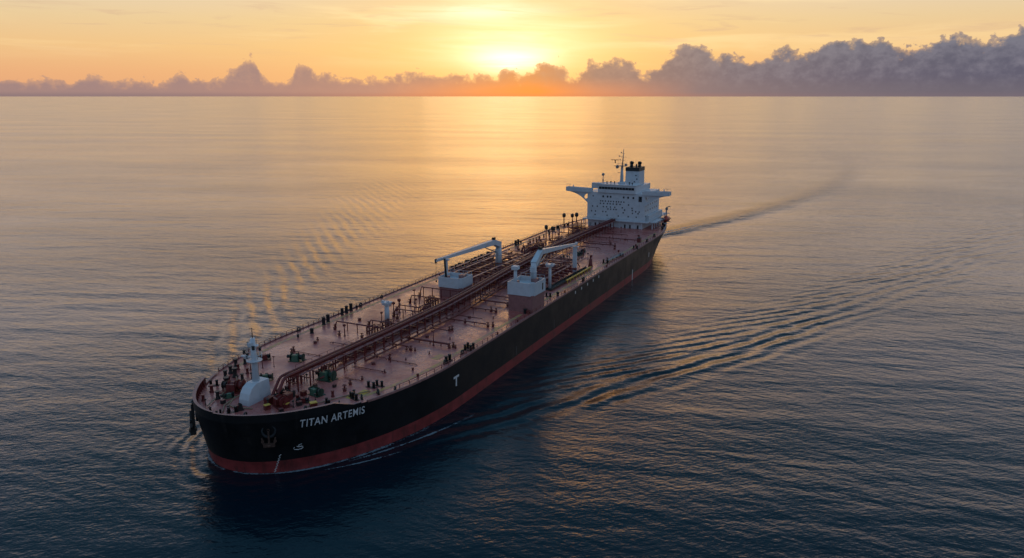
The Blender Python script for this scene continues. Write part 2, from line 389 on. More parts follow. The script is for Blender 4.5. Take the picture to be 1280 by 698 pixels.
# ================================================================== the sea
BOW = (-70.9, 165.55, 0.0)
PSI = 1.1205
def sea_material():
    m = bpy.data.materials.new('sea_water'); m.use_nodes = True
    n = m.node_tree; X.nt = n; b = n.nodes['Principled BSDF']
    t = n.nodes.new('ShaderNodeTexCoord'); ox, oy, oz = sep(t.outputs['Object'])
    s, p = ox, -oy
    # wind frame: u along the crests, w across them
    th = PSI + R(7)
    u = ox * math.cos(th) - oy * math.sin(th)
    w = ox * math.sin(th) + oy * math.cos(th)
    big = noise(vec(u * 0.004, w * 0.007, 1.0), 1.0, 3.0, 0.5)
    gust = sstep(big, 0.30, 0.70, 0.65, 1.25)
    h = noise(vec(u / 26.0, w / 9.0, 0.0), 1.0, 2.0, 0.5, 0.3) * 0.55 + noise(vec(u * 0.013 + w * 0.004, w * 0.042 - u * 0.004, 17.0), 1.0, 1.0, 0.5) * 0.9
    th2 = th + R(24)
    u2 = ox * math.cos(th2) - oy * math.sin(th2); w2 = ox * math.sin(th2) + oy * math.cos(th2)
    h = h + noise(vec(u2 / 9.0, w2 / 3.6, 4.0), 1.0, 3.0, 0.55, 0.2) * 0.27
    th3 = th - R(20)
    u3 = ox * math.cos(th3) - oy * math.sin(th3); w3 = ox * math.sin(th3) + oy * math.cos(th3)
    rip = noise(vec(u3 / 2.6, w3 / 1.15, 7.0), 1.0, 3.0, 0.55, 0.2) * 0.15 + noise(vec(u2 / 0.95, w2 / 0.5, 2.0), 1.0, 2.0, 0.55) * 0.035
    h = (h + rip) * gust
    # the ship's wave train: divergent waves, en echelon along both arms of the wake
    wob = (noise(vec(ox * 0.02, oy * 0.02, 3.0), 1.0, 2.0) - 0.5)
    wob2 = (noise(vec(ox * 0.06, oy * 0.06, 8.0), 1.0, 2.0) - 0.5)
    # port arm
    cp = 37.0 + (s - 40.0) * 0.62 - mmax(s - 95.0, 0.0) * 0.15 - mmax(s - 160.0, 0.0) * 0.11
    wid = 6.0 + mmax(s - 40, 0.0) * 0.055
    envp = gauss(p - cp + 1.0, wid) * sstep(s, 14, 55) * mexp(-(mmax(s - 90, 0.0) / 330.0))
    aP = R(27)
    php = (-(s * math.sin(aP)) + p * math.cos(aP)) * (2 * PI / 7.2) + wob * 11.0 + wob2 * 3.5
    patch = sstep(noise(vec(ox * 0.035, oy * 0.05, 12.0), 1.0, 2.0), 0.30, 0.62, 0.60, 1.15)
    patch2 = sstep(noise(vec(ox * 0.05, oy * 0.03, 31.0), 1.0, 2.0), 0.34, 0.64, 0.25, 1.25)
    php2 = (-(s * math.sin(R(33))) + p * math.cos(R(33))) * (2 * PI / 5.1) + wob2 * 5.0
    wp = (msin(php) * patch * 0.36 + msin(php2) * patch2 * 0.10) * envp
    # wider fan of weaker waves inside the port arm
    envq = gauss(p - cp + 16.0, 13.0) * sstep(s, 60, 110) * mexp(-(mmax(s - 110, 0.0) / 260.0))
    aQ = R(40)
    wq = msin((-(s * math.sin(aQ)) + p * math.cos(aQ)) * (2 * PI / 5.2) + wob * 8.0) * envq * 0.15
    # starboard arm
    q = -p
    cs = 47.0 + (s - 40.0) * 0.62 - mmax(s - 150.0, 0.0) * 0.10
    wis = 8.0 + mmax(s - 40, 0.0) * 0.075
    envs = gauss(q - cs, wis) * sstep(s, 34, 70) * mexp(-(mmax(s - 80, 0.0) / 280.0))
    aS = R(46)
    phs = (-(s * math.sin(aS)) + q * math.cos(aS)) * (2 * PI / 7.6) + wob * 6.0 + wob2 * 2.0
    phs2 = (-(s * math.sin(R(38))) + q * math.cos(R(38))) * (2 * PI / 5.6) + wob2 * 5.0
    ws = (msin(phs) * patch * 0.42 + msin(phs2) * patch2 * 0.12) * envs
    # short bow ripples hugging the hull on both sides
    r0 = X.m('SQRT', (s - 14) * (s - 14) + p * p)
    envb = gauss(r0 - 26, 14.0) * sstep(s, 30, 5)
    wb = msin(r0 * (2 * PI / 3.4) + wob2 * 5.0) * envb * 0.018
    # turbulent track behind the propeller
    sa = s - 345.0
    ct = sa * 0.373 - sa * sa * 0.000372
    wt = 7.0 + mmax(sa, 0.0) * 0.020
    envt = gauss(p - ct, wt) * sstep(sa, -8, 12) * mexp(-(mmax(sa, 0.0) / 520.0))
    tn = (noise(vec(ox * 0.10, oy * 0.20, 6.0), 1.0, 5.0, 0.65) * 2.2 + noise(vec(ox * 0.03, oy * 0.05, 16.0), 1.0, 3.0) * 3.4) * envt
    lee = sstep(envt, 0.25, 0.9)
    q_ = -p
    er = (X.m('SQRT', (s - 64.2) * (s - 64.2) / 3600.0 + (p - 2.4) * (p - 2.4) / 900.0) - 1.0) * 34.0
    wg = msin(er * (2 * PI / 3.0) + wob2 * 7.0) * gauss(er - 3.2, 3.4) * sstep(s, 26, 10) * sstep(q_, -4, 6, 0.25, 1.0) * 0.22
    tot = h + wg + wp + wq + ws + wb + tn
    bn = n.nodes.new('ShaderNodeBump'); bn.inputs['Strength'].default_value = 1.0; bn.inputs['Distance'].default_value = 1.0
    n.links.new(tot.k, bn.inputs['Height'])
    n.links.new(bn.outputs[0], b.inputs['Normal'])
    b.inputs['Base Color'].default_value = (0.0010, 0.0100, 0.0190, 1)
    slick = noise(vec(u * 0.0022, w * 0.0075, 21.0), 1.0, 4.0, 0.55)
    n.links.new(sstep(slick, 0.30, 0.68, 0.155, 0.215).k, b.inputs['Roughness'])
    b.inputs['IOR'].default_value = 1.333
    b.inputs['Specular IOR Level'].default_value = 0.5
    return m
m_sea = sea_material()
mb = MB()
E0 = 260000.0
xs = [-E0, -20000, -2000, 0, 400, 3000, 20000, E0]
for i in range(len(xs) - 1):
    for j in range(len(xs) - 1):
        mb.quad((xs[i], xs[j], 0), (xs[i + 1], xs[j], 0), (xs[i + 1], xs[j + 1], 0), (xs[i], xs[j + 1], 0))
sea = mb.build('sea', m_sea, None, BOW, PSI)
tag(sea, 'rippled dark blue sea turning gold under the sunset', 'sea', kind='structure')

# ================================================================== the tanker
D = 13.8
ship = bpy.data.objects.new('oil_tanker', None)
COL.objects.link(ship)
ship.location = BOW; ship.rotation_euler = (0, 0, PSI)
tag(ship, 'long black hulled oil tanker with red deck and white bridge house under way at sunset', 'oil tanker')

def lerp(a, b, k): return a + (b - a) * k
def zk(z): return min(max(z / D, 0.0), 1.12)
def s_start(z): return 4.2 - 3.4 * zk(z) if z >= 0 else 4.2 - z * 0.2
def cx(s): return 3.1 - 0.0145 * s - 1.0 * math.exp(-s / 6.0)      # the hull's own centreline
def PH(s, t, z=0.0): return P(s, t + cx(s), z)
HB = 30.3
def s_end(z):
    k = min(zk(z), 1.0); return 337.0 + 8.0 * k
def hbr(s, z):
    """half breadth of the hull at station s and height z"""
    k = min(zk(z), 1.0); s0 = s_start(z)
    u = min(max((s - s0) / 60.0, 0), 1)
    b = HB * math.sqrt(max(0.0, 1 - (1 - u) ** 2))
    d = HB * (1 - .47 * max(0, (s - 285) / 60) ** 1.8)
    wl = HB * (1 - min(1, max(0, (s - 252) / 86)) ** 2.1)
    return min(b, lerp(wl, d, k ** 0.8))
def stations(n1=40, n2=20, n3=46):
    a = [60 * (i / n1) ** 2 for i in range(n1)]
    b = [60 + 190 * i / n2 for i in range(n2)]
    c = [250 + 95 * i / n3 for i in range(n3 + 1)]
    return [x / 345.0 for x in a + b + c]
U = stations()
def outline(z, off=0.0):
    s0, s1 = s_start(z), s_end(z)
    out = []
    for u in U:
        # keep the full stations in the middle and squeeze only the ends
        s = 345 * u
        s = s0 + s * (60 - s0) / 60 if s < 60 else (s if s < 250 else 250 + (s - 250) * (s1 - 250) / 95)
        out.append((s, max(0.0, hbr(s, z) - off)))
    return out

# ---- hull
mb = MB()
zl = [-3.0, 0.0, 1.6, 3.2, 5.0, 7.5, 10.0, 12.2, D]
rows = []
for z in zl:
    o = outline(z); b = len(mb.v)
    for s, t in o: mb.v.append(Vector(PH(s, t, z)))
    for s, t in o: mb.v.append(Vector(PH(s, -t, z)))
    rows.append(b)
N = len(U)
for k in range(len(zl) - 1):
    mb.cur = 1 if zl[k + 1] <= 3.21 else 0
    for side in (0, N):
        for i in range(N - 1):
            a, c = rows[k] + side + i, rows[k + 1] + side + i
            mb.face((a, a + 1, c + 1, c), True)
    mb.face((rows[k] + N - 1, rows[k] + 2 * N - 1, rows[k + 1] + 2 * N - 1, rows[k + 1] + N - 1))
hull = mb.build('hull', [m_black, m_boot], ship)
bm = bmesh.new(); bm.from_mesh(hull.data); bmesh.ops.remove_doubles(bm, verts=bm.verts, dist=0.002); bmesh.ops.recalc_face_normals(bm, faces=bm.faces); bm.to_mesh(hull.data); bm.free()

# ---- deck plating
mb = MB()
o = outline(D - 0.01, 0.12)
b = len(mb.v)
for s, t in o: mb.v += [Vector(PH(s, t, D)), Vector(PH(s, t * 0.5, D + 0.18 * min(1, t / 20))), Vector(PH(s, 0, D + 0.28 * min(1, t / 20))), Vector(PH(s, -t * 0.5, D + 0.18 * min(1, t / 20))), Vector(PH(s, -t, D))]
for i in range(N - 1):
    for j in range(4):
        a = b + i * 5 + j; mb.face((a, a + 1, a + 6, a + 5), True)
deck = mb.build('deck', m_deck, ship)

# ---- raised bulwark round the bow, plate with an inner face and a rail on top
def bulwark():
    mb = MB()
    def hgt(s, side):
        if side > 0: return 1.9 if s < 17.5 else (1.9 - 1.55 * (s - 17.5) / 4.5 if s < 22 else 0.35)
        return 2.1 if s < 16.5 else 0.3
    for side in (1, -1):
        pts = [(s, t) for s, t in outline(D) if s < 24]
        pts = sorted(set(pts + [(s, hbr(s, D)) for s in (16.4, 16.5, 17.5, 22.0, 24.0)]))
        for (s0, t0), (s1, t1) in zip(pts, pts[1:]):
            h0, h1 = hgt(s0, side), hgt(s1, side)
            a, b_ = (s0, t0 + .02), (s1, t1 + .02)
            ia, ib = (s0 + 0.12 if s0 > 0.5 else s0 + .35, max(0, t0 - 0.3)), (s1 + 0.1, max(0, t1 - 0.3))
            mb.cur = 0
            mb.quad(PH(a[0], side * a[1], D - .02), PH(b_[0], side * b_[1], D - .02), PH(b_[0], side * b_[1], D + h1), PH(a[0], side * a[1], D + h0), True)
            mb.cur = 1
            mb.quad(PH(ia[0], side * ia[1], D), PH(ib[0], side * ib[1], D), PH(ib[0], side * ib[1], D + h1), PH(ia[0], side * ia[1], D + h0))
            mb.cur = 2
            mb.quad(PH(a[0], side * a[1], D + h0 + .01), PH(b_[0], side * b_[1], D + h1 + .01), PH(ib[0] + .3, side * max(0, ib[1] - .35), D + h1 + .01), PH(ia[0] + .3, side * max(0, ia[1] - .35), D + h0 + .01))
        # stiffening brackets inside
        for k in range(22):
            s = 0.9 + 0.035 * k * k
            if s > (16 if side < 0 else 17): break
            t = hbr(s, D) - 0.3; h = hgt(s, side)
            mb.cur = 1
            mb.plate([[(0, 0), (0, h - .1), (.25, h - .1), (.9, 0)]], lambda a, c, d, s=s, t=t, sd=side: PH(s + a * .5 + d, sd * (t - a * .85), D + c), 0.1)
    return mb.build('bulwark', [m_black, m_maroon, m_rim], hull)
bulwark()

# ---- fish plate: low pale edge strip along both sides
for side in (1, -1):
    mb = MB()
    pts = [(s, t) for s, t in outline(D) if s > 24]
    for (s0, t0), (s1, t1) in zip(pts, pts[1:]):
        for (o0, o1, z0, z1) in ((0.02, 0.02, D - .25, D + .32), (0.42, 0.42, D + .02, D + .32), (0.02, 0.42, D + .32, D + .32)):
            if o0 == o1: mb.quad(PH(s0, side * (t0 + .02 - (o0 - .02)), z0), PH(s1, side * (t1 + .02 - (o0 - .02)), z0), PH(s1, side * (t1 + .02 - (o0 - .02)), z1), PH(s0, side * (t0 + .02 - (o0 - .02)), z1))
            else: mb.quad(PH(s0, side * (t0 + .02), z1), PH(s1, side * (t1 + .02), z1), PH(s1, side * (t1 - .4), z1), PH(s0, side * (t0 - .4), z1))
    mb.build('gunwale', m_rim, hull)

# ---- walkway marking in worn yellow along the port side, and a paler margin
def strip(name, off0, off1, sa, sb, z, m, side=1, gap=None):
    mb = MB(); s = sa
    while s < sb:
        e = min(s + 2.5, sb)
        mb.quad(PH(s, side * (hbr(s, D) - off0), z), PH(e, side * (hbr(e, D) - off0), z), PH(e, side * (hbr(e, D) - off1), z), PH(s, side * (hbr(s, D) - off1), z))
        s = e if not gap or random.random() > gap else e + 2.5
    return mb.build(name, m, deck)
strip('walkway_marking', 3.0, 4.3, 27, 112, D + 0.075, m_wornyel, 1)
strip('walkway_marking', 3.0, 4.3, 126, 290, D + 0.075, m_wornyel, 1)
strip('walkway_marking', 3.0, 4.3, 30, 290, D + 0.075, m_wornyel, -1)
for (s, t, a, b_) in ((30, 20.3, 3.2, 2.2), (61.5, 23.4, 4.5, 2.4), (26, 19.0, 2.0, 1.6), (94, 26.0, 2, 1.4)):
    MB().quad(PH(s - a / 2, t - b_ / 2, D + .1), PH(s + a / 2, t - b_ / 2, D + .1), PH(s + a / 2, t + b_ / 2, D + .1), PH(s - a / 2, t + b_ / 2, D + .1)).build('deck_marking', m_yellow if s < 40 else m_wornyel, deck)

# ---- railings along both sides
def railing(side, sa, sb, step=2.6):
    mb = MB(); s = sa; top = []; mid = []
    while s < sb:
        t = side * (hbr(s, D) - 0.5)
        mb.obox(PH(s, t, D), PH(s, t, D + 1.35), .13, .13)
        top.append(PH(s, t, D + 1.32)); mid.append(PH(s, t, D + .75)); s += step
    mb.tube(top, .055, 5); mb.tube(mid, .04, 4)
    return mb.build('railing', m_maroon, ship, label='thin railing along the %s edge of the deck' % ('port' if side > 0 else 'starboard'))
railing(-1, 25, 294); railing(1, 36, 294, 3.4)

# ---- lettering and marks on the hull, wrapped round the side
def side_point(s, z, side=1, out=0.05):
    e = 0.1
    t = hbr(s, z); dt = (hbr(s + e, z) - hbr(s - e, z)) / (2 * e)
    nx, nt_ = -dt, 1.0; l = math.hypot(nx, nt_)
    return PH(s + nx / l * out, side * (t + out * nt_ / l), z)
def text_mesh(txt, size):
    cu = bpy.data.curves.new('text', 'FONT'); cu.body = txt; cu.size = size; cu.offset = 0.012 * size; cu.space_character = 1.12
    ob = bpy.data.objects.new('text', cu); COL.objects.link(ob)
    dg = bpy.context.evaluated_depsgraph_get(); me = bpy.data.meshes.new_from_object(ob.evaluated_get(dg))
    bpy.data.objects.remove(ob)
    bm = bmesh.new(); bm.from_mesh(me)
    bmesh.ops.triangulate(bm, faces=bm.faces)
    for _ in range(3):
        long_e = [e for e in bm.edges if e.calc_length() > 0.5]
        if long_e: bmesh.ops.subdivide_edges(bm, edges=long_e, cuts=1); bmesh.ops.triangulate(bm, faces=bm.faces)
    vs = [v.co.copy() for v in bm.verts]; bm.verts.index_update(); fs = [[v.index for v in f.verts] for f in bm.faces]
    bm.free(); bpy.data.meshes.remove(me)
    return vs, fs
vs, fs = text_mesh("TITAN ARTEMIS", 2.75)
w = max(v.x for v in vs) - min(v.x for v in vs)
# arc length along the side, so that letters keep their width round the bow
arc = [(10.6, 0.0)]
while arc[-1][1] < 30:
    s = arc[-1][0]; dt = hbr(s + .05, 11) - hbr(s, 11) + cx(s + .05) - cx(s); arc.append((s + .05, arc[-1][1] + math.hypot(.05, dt)))
end = next(a for s, a in arc if s >= 24.9)
def arc_s(a):
    lo, hi = 0, len(arc) - 1
    while hi - lo > 1:
        m_ = (lo + hi) // 2
        if arc[m_][1] < a: lo = m_
        else: hi = m_
    return arc[lo][0]
mb = MB()
for v in vs:
    s = arc_s(v.x / w * end); mb.v.append(Vector(side_point(s, 11.45 + v.y * 1.0 - (v.x / w) * 0.45)))
for f in fs: mb.face(f)
mb.build('ship_name', m_mark, hull)
def side_rect(mb, s0, s1, z0, z1, side=1):
    k = max(1, int((s1 - s0) / 1.0)); q = max(1, int((z1 - z0) / .8))
    for i in range(k):
        for j in range(q):
            a, b_ = lerp(s0, s1, i / k), lerp(s0, s1, (i + 1) / k); c, d = lerp(z0, z1, j / q), lerp(z0, z1, (j + 1) / q)
            mb.quad(side_point(a, c, side), side_point(b_, c, side), side_point(b_, d, side), side_point(a, d, side))
mb = MB(); side_rect(mb, 58.2, 61.2, 9.3, 9.95); side_rect(mb, 59.3, 60.0, 6.9, 9.3); mb.build('tug_mark', m_mark, hull, label='white letter T on the black side')
for s, z0, z1, w_ in ((233.2, 0.1, 5.2, 1.1), (263.0, 5.8, 8.3, 1.1)):
    mb = MB(); side_rect(mb, s, s + w_, z0, z1); mb.build('hull_mark', m_mark, hull)
for s, z in ((154.5, 12.0), (161.5, 12.1), (168.5, 12.2), (175.5, 12.3), (182.5, 12.4)):
    mb = MB(); side_rect(mb, s, s + .95, z - .5, z + .6); mb.build('hull_mark', m_mark, hull)
m_faint = mat('faded_marking', (0.09, 0.10, 0.10), 0.6)
for s, z0, z1 in ((100, 3.6, 6.5), (133, 3.6, 6.8), (196, 4, 6.0), (149, 3.4, 5)):
    mb = MB(); side_rect(mb, s, s + .35, z0, z1); mb.build('hull_mark', m_faint, hull)
# bulbous bow symbol, a small drawn outline
def side_tube(pts, r=0.09):
    mb = MB(); mb.tube([side_point(s, z, 1, .04) for s, z in pts], r, 5); return mb
cb = (10.7, 6.3)
KB = .66
def kb(l): return [(cb[0] + (a - cb[0]) * KB, cb[1] + (b_ - cb[1]) * KB) for a, b_ in l]
mb = side_tube(kb([(cb[0] - .95, cb[1] + .15), (cb[0] - 1.1, cb[1] - .35), (cb[0] - .8, cb[1] - .8), (cb[0], cb[1] - 1.0), (cb[0] + .9, cb[1] - .9), (cb[0] + 1.35, cb[1] - .5), (cb[0] + 1.3, cb[1]), (cb[0] + .7, cb[1] + .1), (cb[0] + .1, cb[1] + .05), (cb[0] - .35, cb[1] + .4)]), .09)
mb.tube([side_point(s, z, 1, .04) for s, z in kb(((cb[0] + .1, cb[1] + .3), (cb[0] + .3, cb[1] + 1.0)))], .09, 5)
mb.tube([side_point(s, z, 1, .04) for s, z in kb(((cb[0] + .8, cb[1] + .4), (cb[0] + .9, cb[1] + 1.2), (cb[0] + .5, cb[1] + .9)))], .09, 5)
mb.build('bulbous_bow_symbol', m_mark, hull)
mb = MB()
mb.tube([side_point(7.75 + (.12 if k % 2 else -.1) + .02 * k, .2 + k * .36, 1, .03) for k in range(14)], .10, 5)
mb.build('draft_marks', m_mark, hull)
# name draught scale amidships and weld seams, faint vertical lines
# ---- anchor pockets
for side, s in ((1, 5.8), (-1, 5.8)):
    mb = MB()
    c = Vector(PH(s + .1, side * (hbr(s, 11.4) - .1), 11.5))
    d = (Vector(side_point(s, 11.4, side, 1)) - Vector(side_point(s, 11.4, side, 0))).normalized()
    up = Vector((0, 0, 1)); a = up.cross(d).normalized()
    nn = 18
    prof = [(1.75, -.3), (1.7, .18), (1.5, .36), (1.3, .28), (1.1, -.15)]
    b0 = len(mb.v)
    for r, h in prof:
        for i in range(nn):
            q = 2 * PI * i / nn
            mb.v.append(c + a * (r * math.cos(q)) + up * (r * 1.05 * math.sin(q)) + d * h)
    for j in range(len(prof) - 1):
        for i in range(nn): mb.face((b0 + j * nn + i, b0 + j * nn + (i + 1) % nn, b0 + (j + 1) * nn + (i + 1) % nn, b0 + (j + 1) * nn + i), True)
    mb.face([b0 + 4 * nn + i for i in range(nn)])
    mb.build('anchor_pocket', m_pocket if side > 0 else m_black, hull)

# ---- anchors: things of their own
def anchor(side, s, z, label, mtl, sc_=1.0):
    d = (Vector(side_point(s, z, side, 1)) - Vector(side_point(s, z, side, 0))).normalized()
    r = bpy.data.objects.new('ship_anchor', None); COL.objects.link(r)
    M = Matrix.Rotation(PSI, 4, 'Z'); r.location = M @ Vector(side_point(s, z, side, .55)) + Vector(BOW)
    r.rotation_euler = (0, 0, PSI + math.atan2(d.y, d.x) - PI / 2)      # local Y points outboard
    r.scale = (sc_,) * 3
    tag(r, label, 'anchor', 'anchors housed at the bow')
    MB().obox((0, .25, -1.6), (0, .15, 1.9), .42, .42).build('shank', mtl, r)
    m1 = MB(); m1.obox((-1.35, .35, -1.65), (1.35, .35, -1.65), .75, .85); m1.ball((0, .4, -1.8), .75, .55, .5)
    m1.build('crown', mtl, r)
    for q in (-1, 1):
        f = MB(); f.obox((q * 1.1, .4, -1.6), (q * 1.65, .55, .35), (.6, .22), (.5, .25)); f.plate([[(0, -1.2), (.5, -.6), (.1, .5), (-.3, -.5)]], lambda a, c, dd, q=q: (q * (1.35 + a), .35 + dd, c - .1), .3)
        f.build('fluke', mtl, r)
    m2 = MB()
    m2.tube([(.3 * math.cos(k * PI / 5), .15, 2.1 + .3 * math.sin(k * PI / 5)) for k in range(10)], .09, 6, True)
    m2.build('shackle', mtl, r)
    return r
anchor(1, 6.0, 9.9, 'rusty brown anchor against the black hull below the port bow', m_rusty, .95)
anchor(-1, 6.2, 10.6, 'dark anchor sticking out from the far side of the bow', m_dark, 1.75)

# ================================================================== foredeck
# ---- foremast on its curved house
mb = MB()
prof = [(10.2, D), (10.3, D + 1.6), (10.8, D + 3.0), (11.7, D + 4.2), (13.2, D + 5.0), (17.4, D + 5.0), (17.8, D)]
mb.plate([prof], lambda a, c, d: P(a, 4.0 - d, c), 3.0)
fm = mb.build('foremast', m_white, ship)
fmx, fmt = 14.9, 2.2
mb = MB(); mb.cyl(P(fmx, fmt, D + 3.5), P(fmx, fmt, D + 15.8), .88, .58, 16); mb.build('mast_column', m_white, fm)
mb = MB()
mb.cyl(P(fmx, fmt, D + 10.1), P(fmx, fmt, D + 10.3), 1.9, 1.9, 16)
mb.tube([P(fmx + 1.9 * math.cos(a), fmt + 1.9 * math.sin(a), D + 11.8) for a in [k * PI / 8 for k in range(16)]], .06, 5, True)
for k in range(10):
    a = k * PI / 5; mb.obox(P(fmx + 1.9 * math.cos(a), fmt + 1.9 * math.sin(a), D + 10.8), P(fmx + 1.9 * math.cos(a), fmt + 1.9 * math.sin(a), D + 11.8), .09, .09)
mb.obox(P(fmx - .3, fmt - 3.6, D + 10.9), P(fmx, fmt - .5, D + 10.9), 1.0, .2)
mb.obox(P(fmx - .3, fmt - 3.6, D + 10.9), P(fmx - .1, fmt - .8, D + 9.2), .2, .2)
mb.build('mast_platform', m_white, fm)
mb = MB(); mb.cyl(P(fmx, fmt, D + 13.8), P(fmx, fmt, D + 14.0), 1.3, 1.3, 14)
mb.box(fmx - 1.4, fmx - .5, -fmt - .5, -fmt + .5, D + 14.0, D + 14.9)
mb.box(fmx - .3, fmx + .4, -fmt + .6, -fmt + 1.3, D + 14.0, D + 14.8); mb.build('mast_platform', m_white, fm)
mb = MB(); mb.cyl(P(fmx, fmt, D + 15.6), P(fmx, fmt, D + 18.4), .13, .07, 8); mb.obox(P(fmx, fmt - .9, D + 18.1), P(fmx, fmt + .9, D + 18.1), .1, .1)
mb.build('mast_pole', m_dark, fm)
for (a, t_, z) in ((-1.15, -1.0, 11.3), (.8, 1.3, 12.6), (-.9, .9, 13.2), (-.75, -.7, 14.0), (.3, -3.4, 11.3)):
    mb = MB(); mb.cyl(P(fmx + a, fmt + t_, D + z), P(fmx + a, fmt + t_, D + z + .75), .34, .3, 10); mb.cyl(P(fmx + a, fmt + t_, D + z + .75), P(fmx + a, fmt + t_, D + z + .9), .4, .4, 10)
    mb.build('navigation_light', m_dark, fm)
mb = MB()
for k in range(34): mb.obox(P(fmx + .9, fmt - .3, D + 4.5 + k * .35), P(fmx + .9, fmt + .3, D + 4.5 + k * .35), .06, .06)
for q in (-.3, .3): mb.obox(P(fmx + 1.0 - .1, fmt + q, D + 4.2), P(fmx + .85, fmt + q, D + 15.3), .07, .07)
mb.build('ladder', m_steel, fm)

# ---- builders of deck fittings, each with its origin on the deck
def mooring_winch(scale=1.0, drum=m_rope, body=m_green, top=m_greenl, n=2):
    mb = MB(); mb.box(-1.6, 1.6, -2.2, 2.2, 0, .3)
    w_ = mb.build('mooring_winch', body, ship)
    for i in range(n):
        y = -1.2 + i * 2.1
        m1 = MB(); m1.cyl((0, y - .75, 1.35), (0, y + .75, 1.35), .72, .72, 16); m1.build('winch_drum', drum, w_)
        for yy in (y - .85, y + .75): MB().cyl((0, yy, 1.35), (0, yy + .1, 1.35), 1.15, 1.15, 18).build('drum_flange', body, w_)
    for yy in (-2.15, -.15, 2.0): MB().box(-.55, .55, yy, yy + .16, .3, 1.9, .25).build('bearing_frame', body, w_)
    m4 = MB(); m4.box(-1.5, -.75, -.9, 1.1, .3, 1.35); m4.box(-1.5, -.4, -.7, .9, 1.35, 2.3); m4.build('gearbox', top, w_)
    m5 = MB(); m5.cyl((0, 2.15, 1.35), (0, 3.0, 1.35), .42, .55, 12); m5.build('warping_head', m_dark, w_)
    w_.scale = (scale,) * 3
    return w_
def bitts(mt=m_dark, r=.42, h=1.7, gap=1.9):
    mb = MB(); mb.box(-.6, .6, -gap / 2 - .7, gap / 2 + .7, 0, .22)
    o = mb.build('bollard', mt, ship)
    for q in (-1, 1):
        m1 = MB(); m1.lathe((0, q * gap / 2, .2), [(r, 0), (r, h - .25), (r * 1.25, h - .2), (r * 1.25, h), (r * .7, h + .08)], 12)
        m1.build('bollard_post', mt, o)
    return o
def roller(mt=m_dark):
    mb = MB(); mb.cyl((0, 0, 0), (0, 0, .45), .75, .65, 12); o = mb.build('roller_fairlead', mt, ship)
    m1 = MB(); m1.lathe((0, 0, .45), [(.62, 0), (.48, .2), (.48, 1.5), (.66, 1.7), (.66, 1.95)], 12); m1.build('roller', mt, o)
    return o
def drumpost(mt=m_rubber, r=.45, h=2.2):
    mb = MB(); mb.lathe((0, 0, 0), [(r * 1.2, 0), (r * 1.2, .12), (r * .92, .16), (r, .5), (r, h - .35), (r * 1.12, h - .25), (r * 1.05, h)], 14)
    return mb.build('fender_drum', mt, ship)
def valve(h=1.5, mt=m_maroon, wheel=m_maroon):
    mb = MB(); mb.cyl((0, 0, 0), (0, 0, h * .45), .42, .42, 10); mb.cyl((0, 0, h * .45), (0, 0, h * .55), .58, .58, 10); mb.cyl((0, 0, h * .55), (0, 0, h), .2, .16, 8)
    o = mb.build('valve', mt, ship)
    m1 = MB(); m1.tube([(.45 * math.cos(k * PI / 5), .45 * math.sin(k * PI / 5), h) for k in range(10)], .08, 5, True); m1.obox((-.42, 0, h), (.42, 0, h), .07, .07); m1.obox((0, -.42, h), (0, .42, h), .07, .07)
    m1.build('handwheel', wheel, o)
    return o
def vent_post(h=3.2, mt=m_maroon):
    mb = MB(); mb.cyl((0, 0, 0), (0, 0, .3), .4, .4, 10); mb.cyl((0, 0, .2), (0, 0, h), .17, .15, 8)
    o = mb.build('vent_post', mt, ship)
    m1 = MB(); m1.lathe((0, 0, h), [(.2, -.1), (.48, .1), (.5, .5), (.25, .72)], 10); m1.build('vent_head', mt, o)
    return o
def hatch(mt=m_maroon):
    mb = MB(); mb.cyl((0, 0, 0), (0, 0, .8), .7, .7, 14); o = mb.build('tank_hatch', mt, ship)
    m1 = MB(); m1.lathe((0, 0, .8), [(.82, 0), (.82, .12), (.5, .26), (.12, .3)], 14); m1.build('hatch_lid', mt, o)
    return o
def lamp_post(h=5.0, mt=m_maroon):
    mb = MB(); mb.cyl((0, 0, 0), (0, 0, h), .15, .11, 8); mb.cyl((0, 0, 0), (0, 0, .5), .3, .3, 8)
    o = mb.build('deck_lamp_post', mt, ship)
    m1 = MB(); m1.box(-.7, .35, -.35, .35, h - .1, h + .35, .1, .1); m1.build('lamp_head', mt, o)
    return o
def chock(mt=m_dark):
    mb = MB(); mb.tube([(0, .8 * math.cos(k * PI / 8), .8 + .55 * math.sin(k * PI / 8)) for k in range(16)], .26, 8, True); mb.box(-.35, .35, -1.0, 1.0, 0, .3)
    return mb.build('mooring_chock', mt, ship)
def locker(w_=1.5, d=1.1, h=1.4, mt=m_maroon, lid=m_maroon):
    mb = MB(); mb.box(-w_ / 2, w_ / 2, -d / 2, d / 2, .15, h); mb.box(-w_ / 2 + .1, -w_ / 2 + .3, -d / 2, d / 2, 0, .15); mb.box(w_ / 2 - .3, w_ / 2 - .1, -d / 2, d / 2, 0, .15)
    o = mb.build('deck_locker', mt, ship)
    m1 = MB(); m1.box(-w_ / 2 - .06, w_ / 2 + .06, -d / 2 - .06, d / 2 + .06, h, h + .18, .08, .08); m1.build('locker_lid', lid, o)
    return o
def put(proto_fn, spots, **k):
    """first spot takes the built one, the rest are copies"""
    p0 = proto_fn(**k); out = []
    for i, sp in enumerate(spots):
        s, t = sp[0], sp[1]; rz = sp[2] if len(sp) > 2 else 0
        if t > 27 and 30 < s < 200: t += 1.4
        t = min(max(t, cx(s) - hbr(s, D) + .9), cx(s) + hbr(s, D) - .9); scl = sp[3] if len(sp) > 3 else None
        if i == 0:
            p0.location = P(s, t, D + .03); p0.rotation_euler = (0, 0, rz)
            if scl: p0.scale = (scl,) * 3
            out.append(p0)
        else: out.append(dup(p0, P(s, t, D + .03), rz, scale=scl or tuple(p0.scale)[0]))
    return out

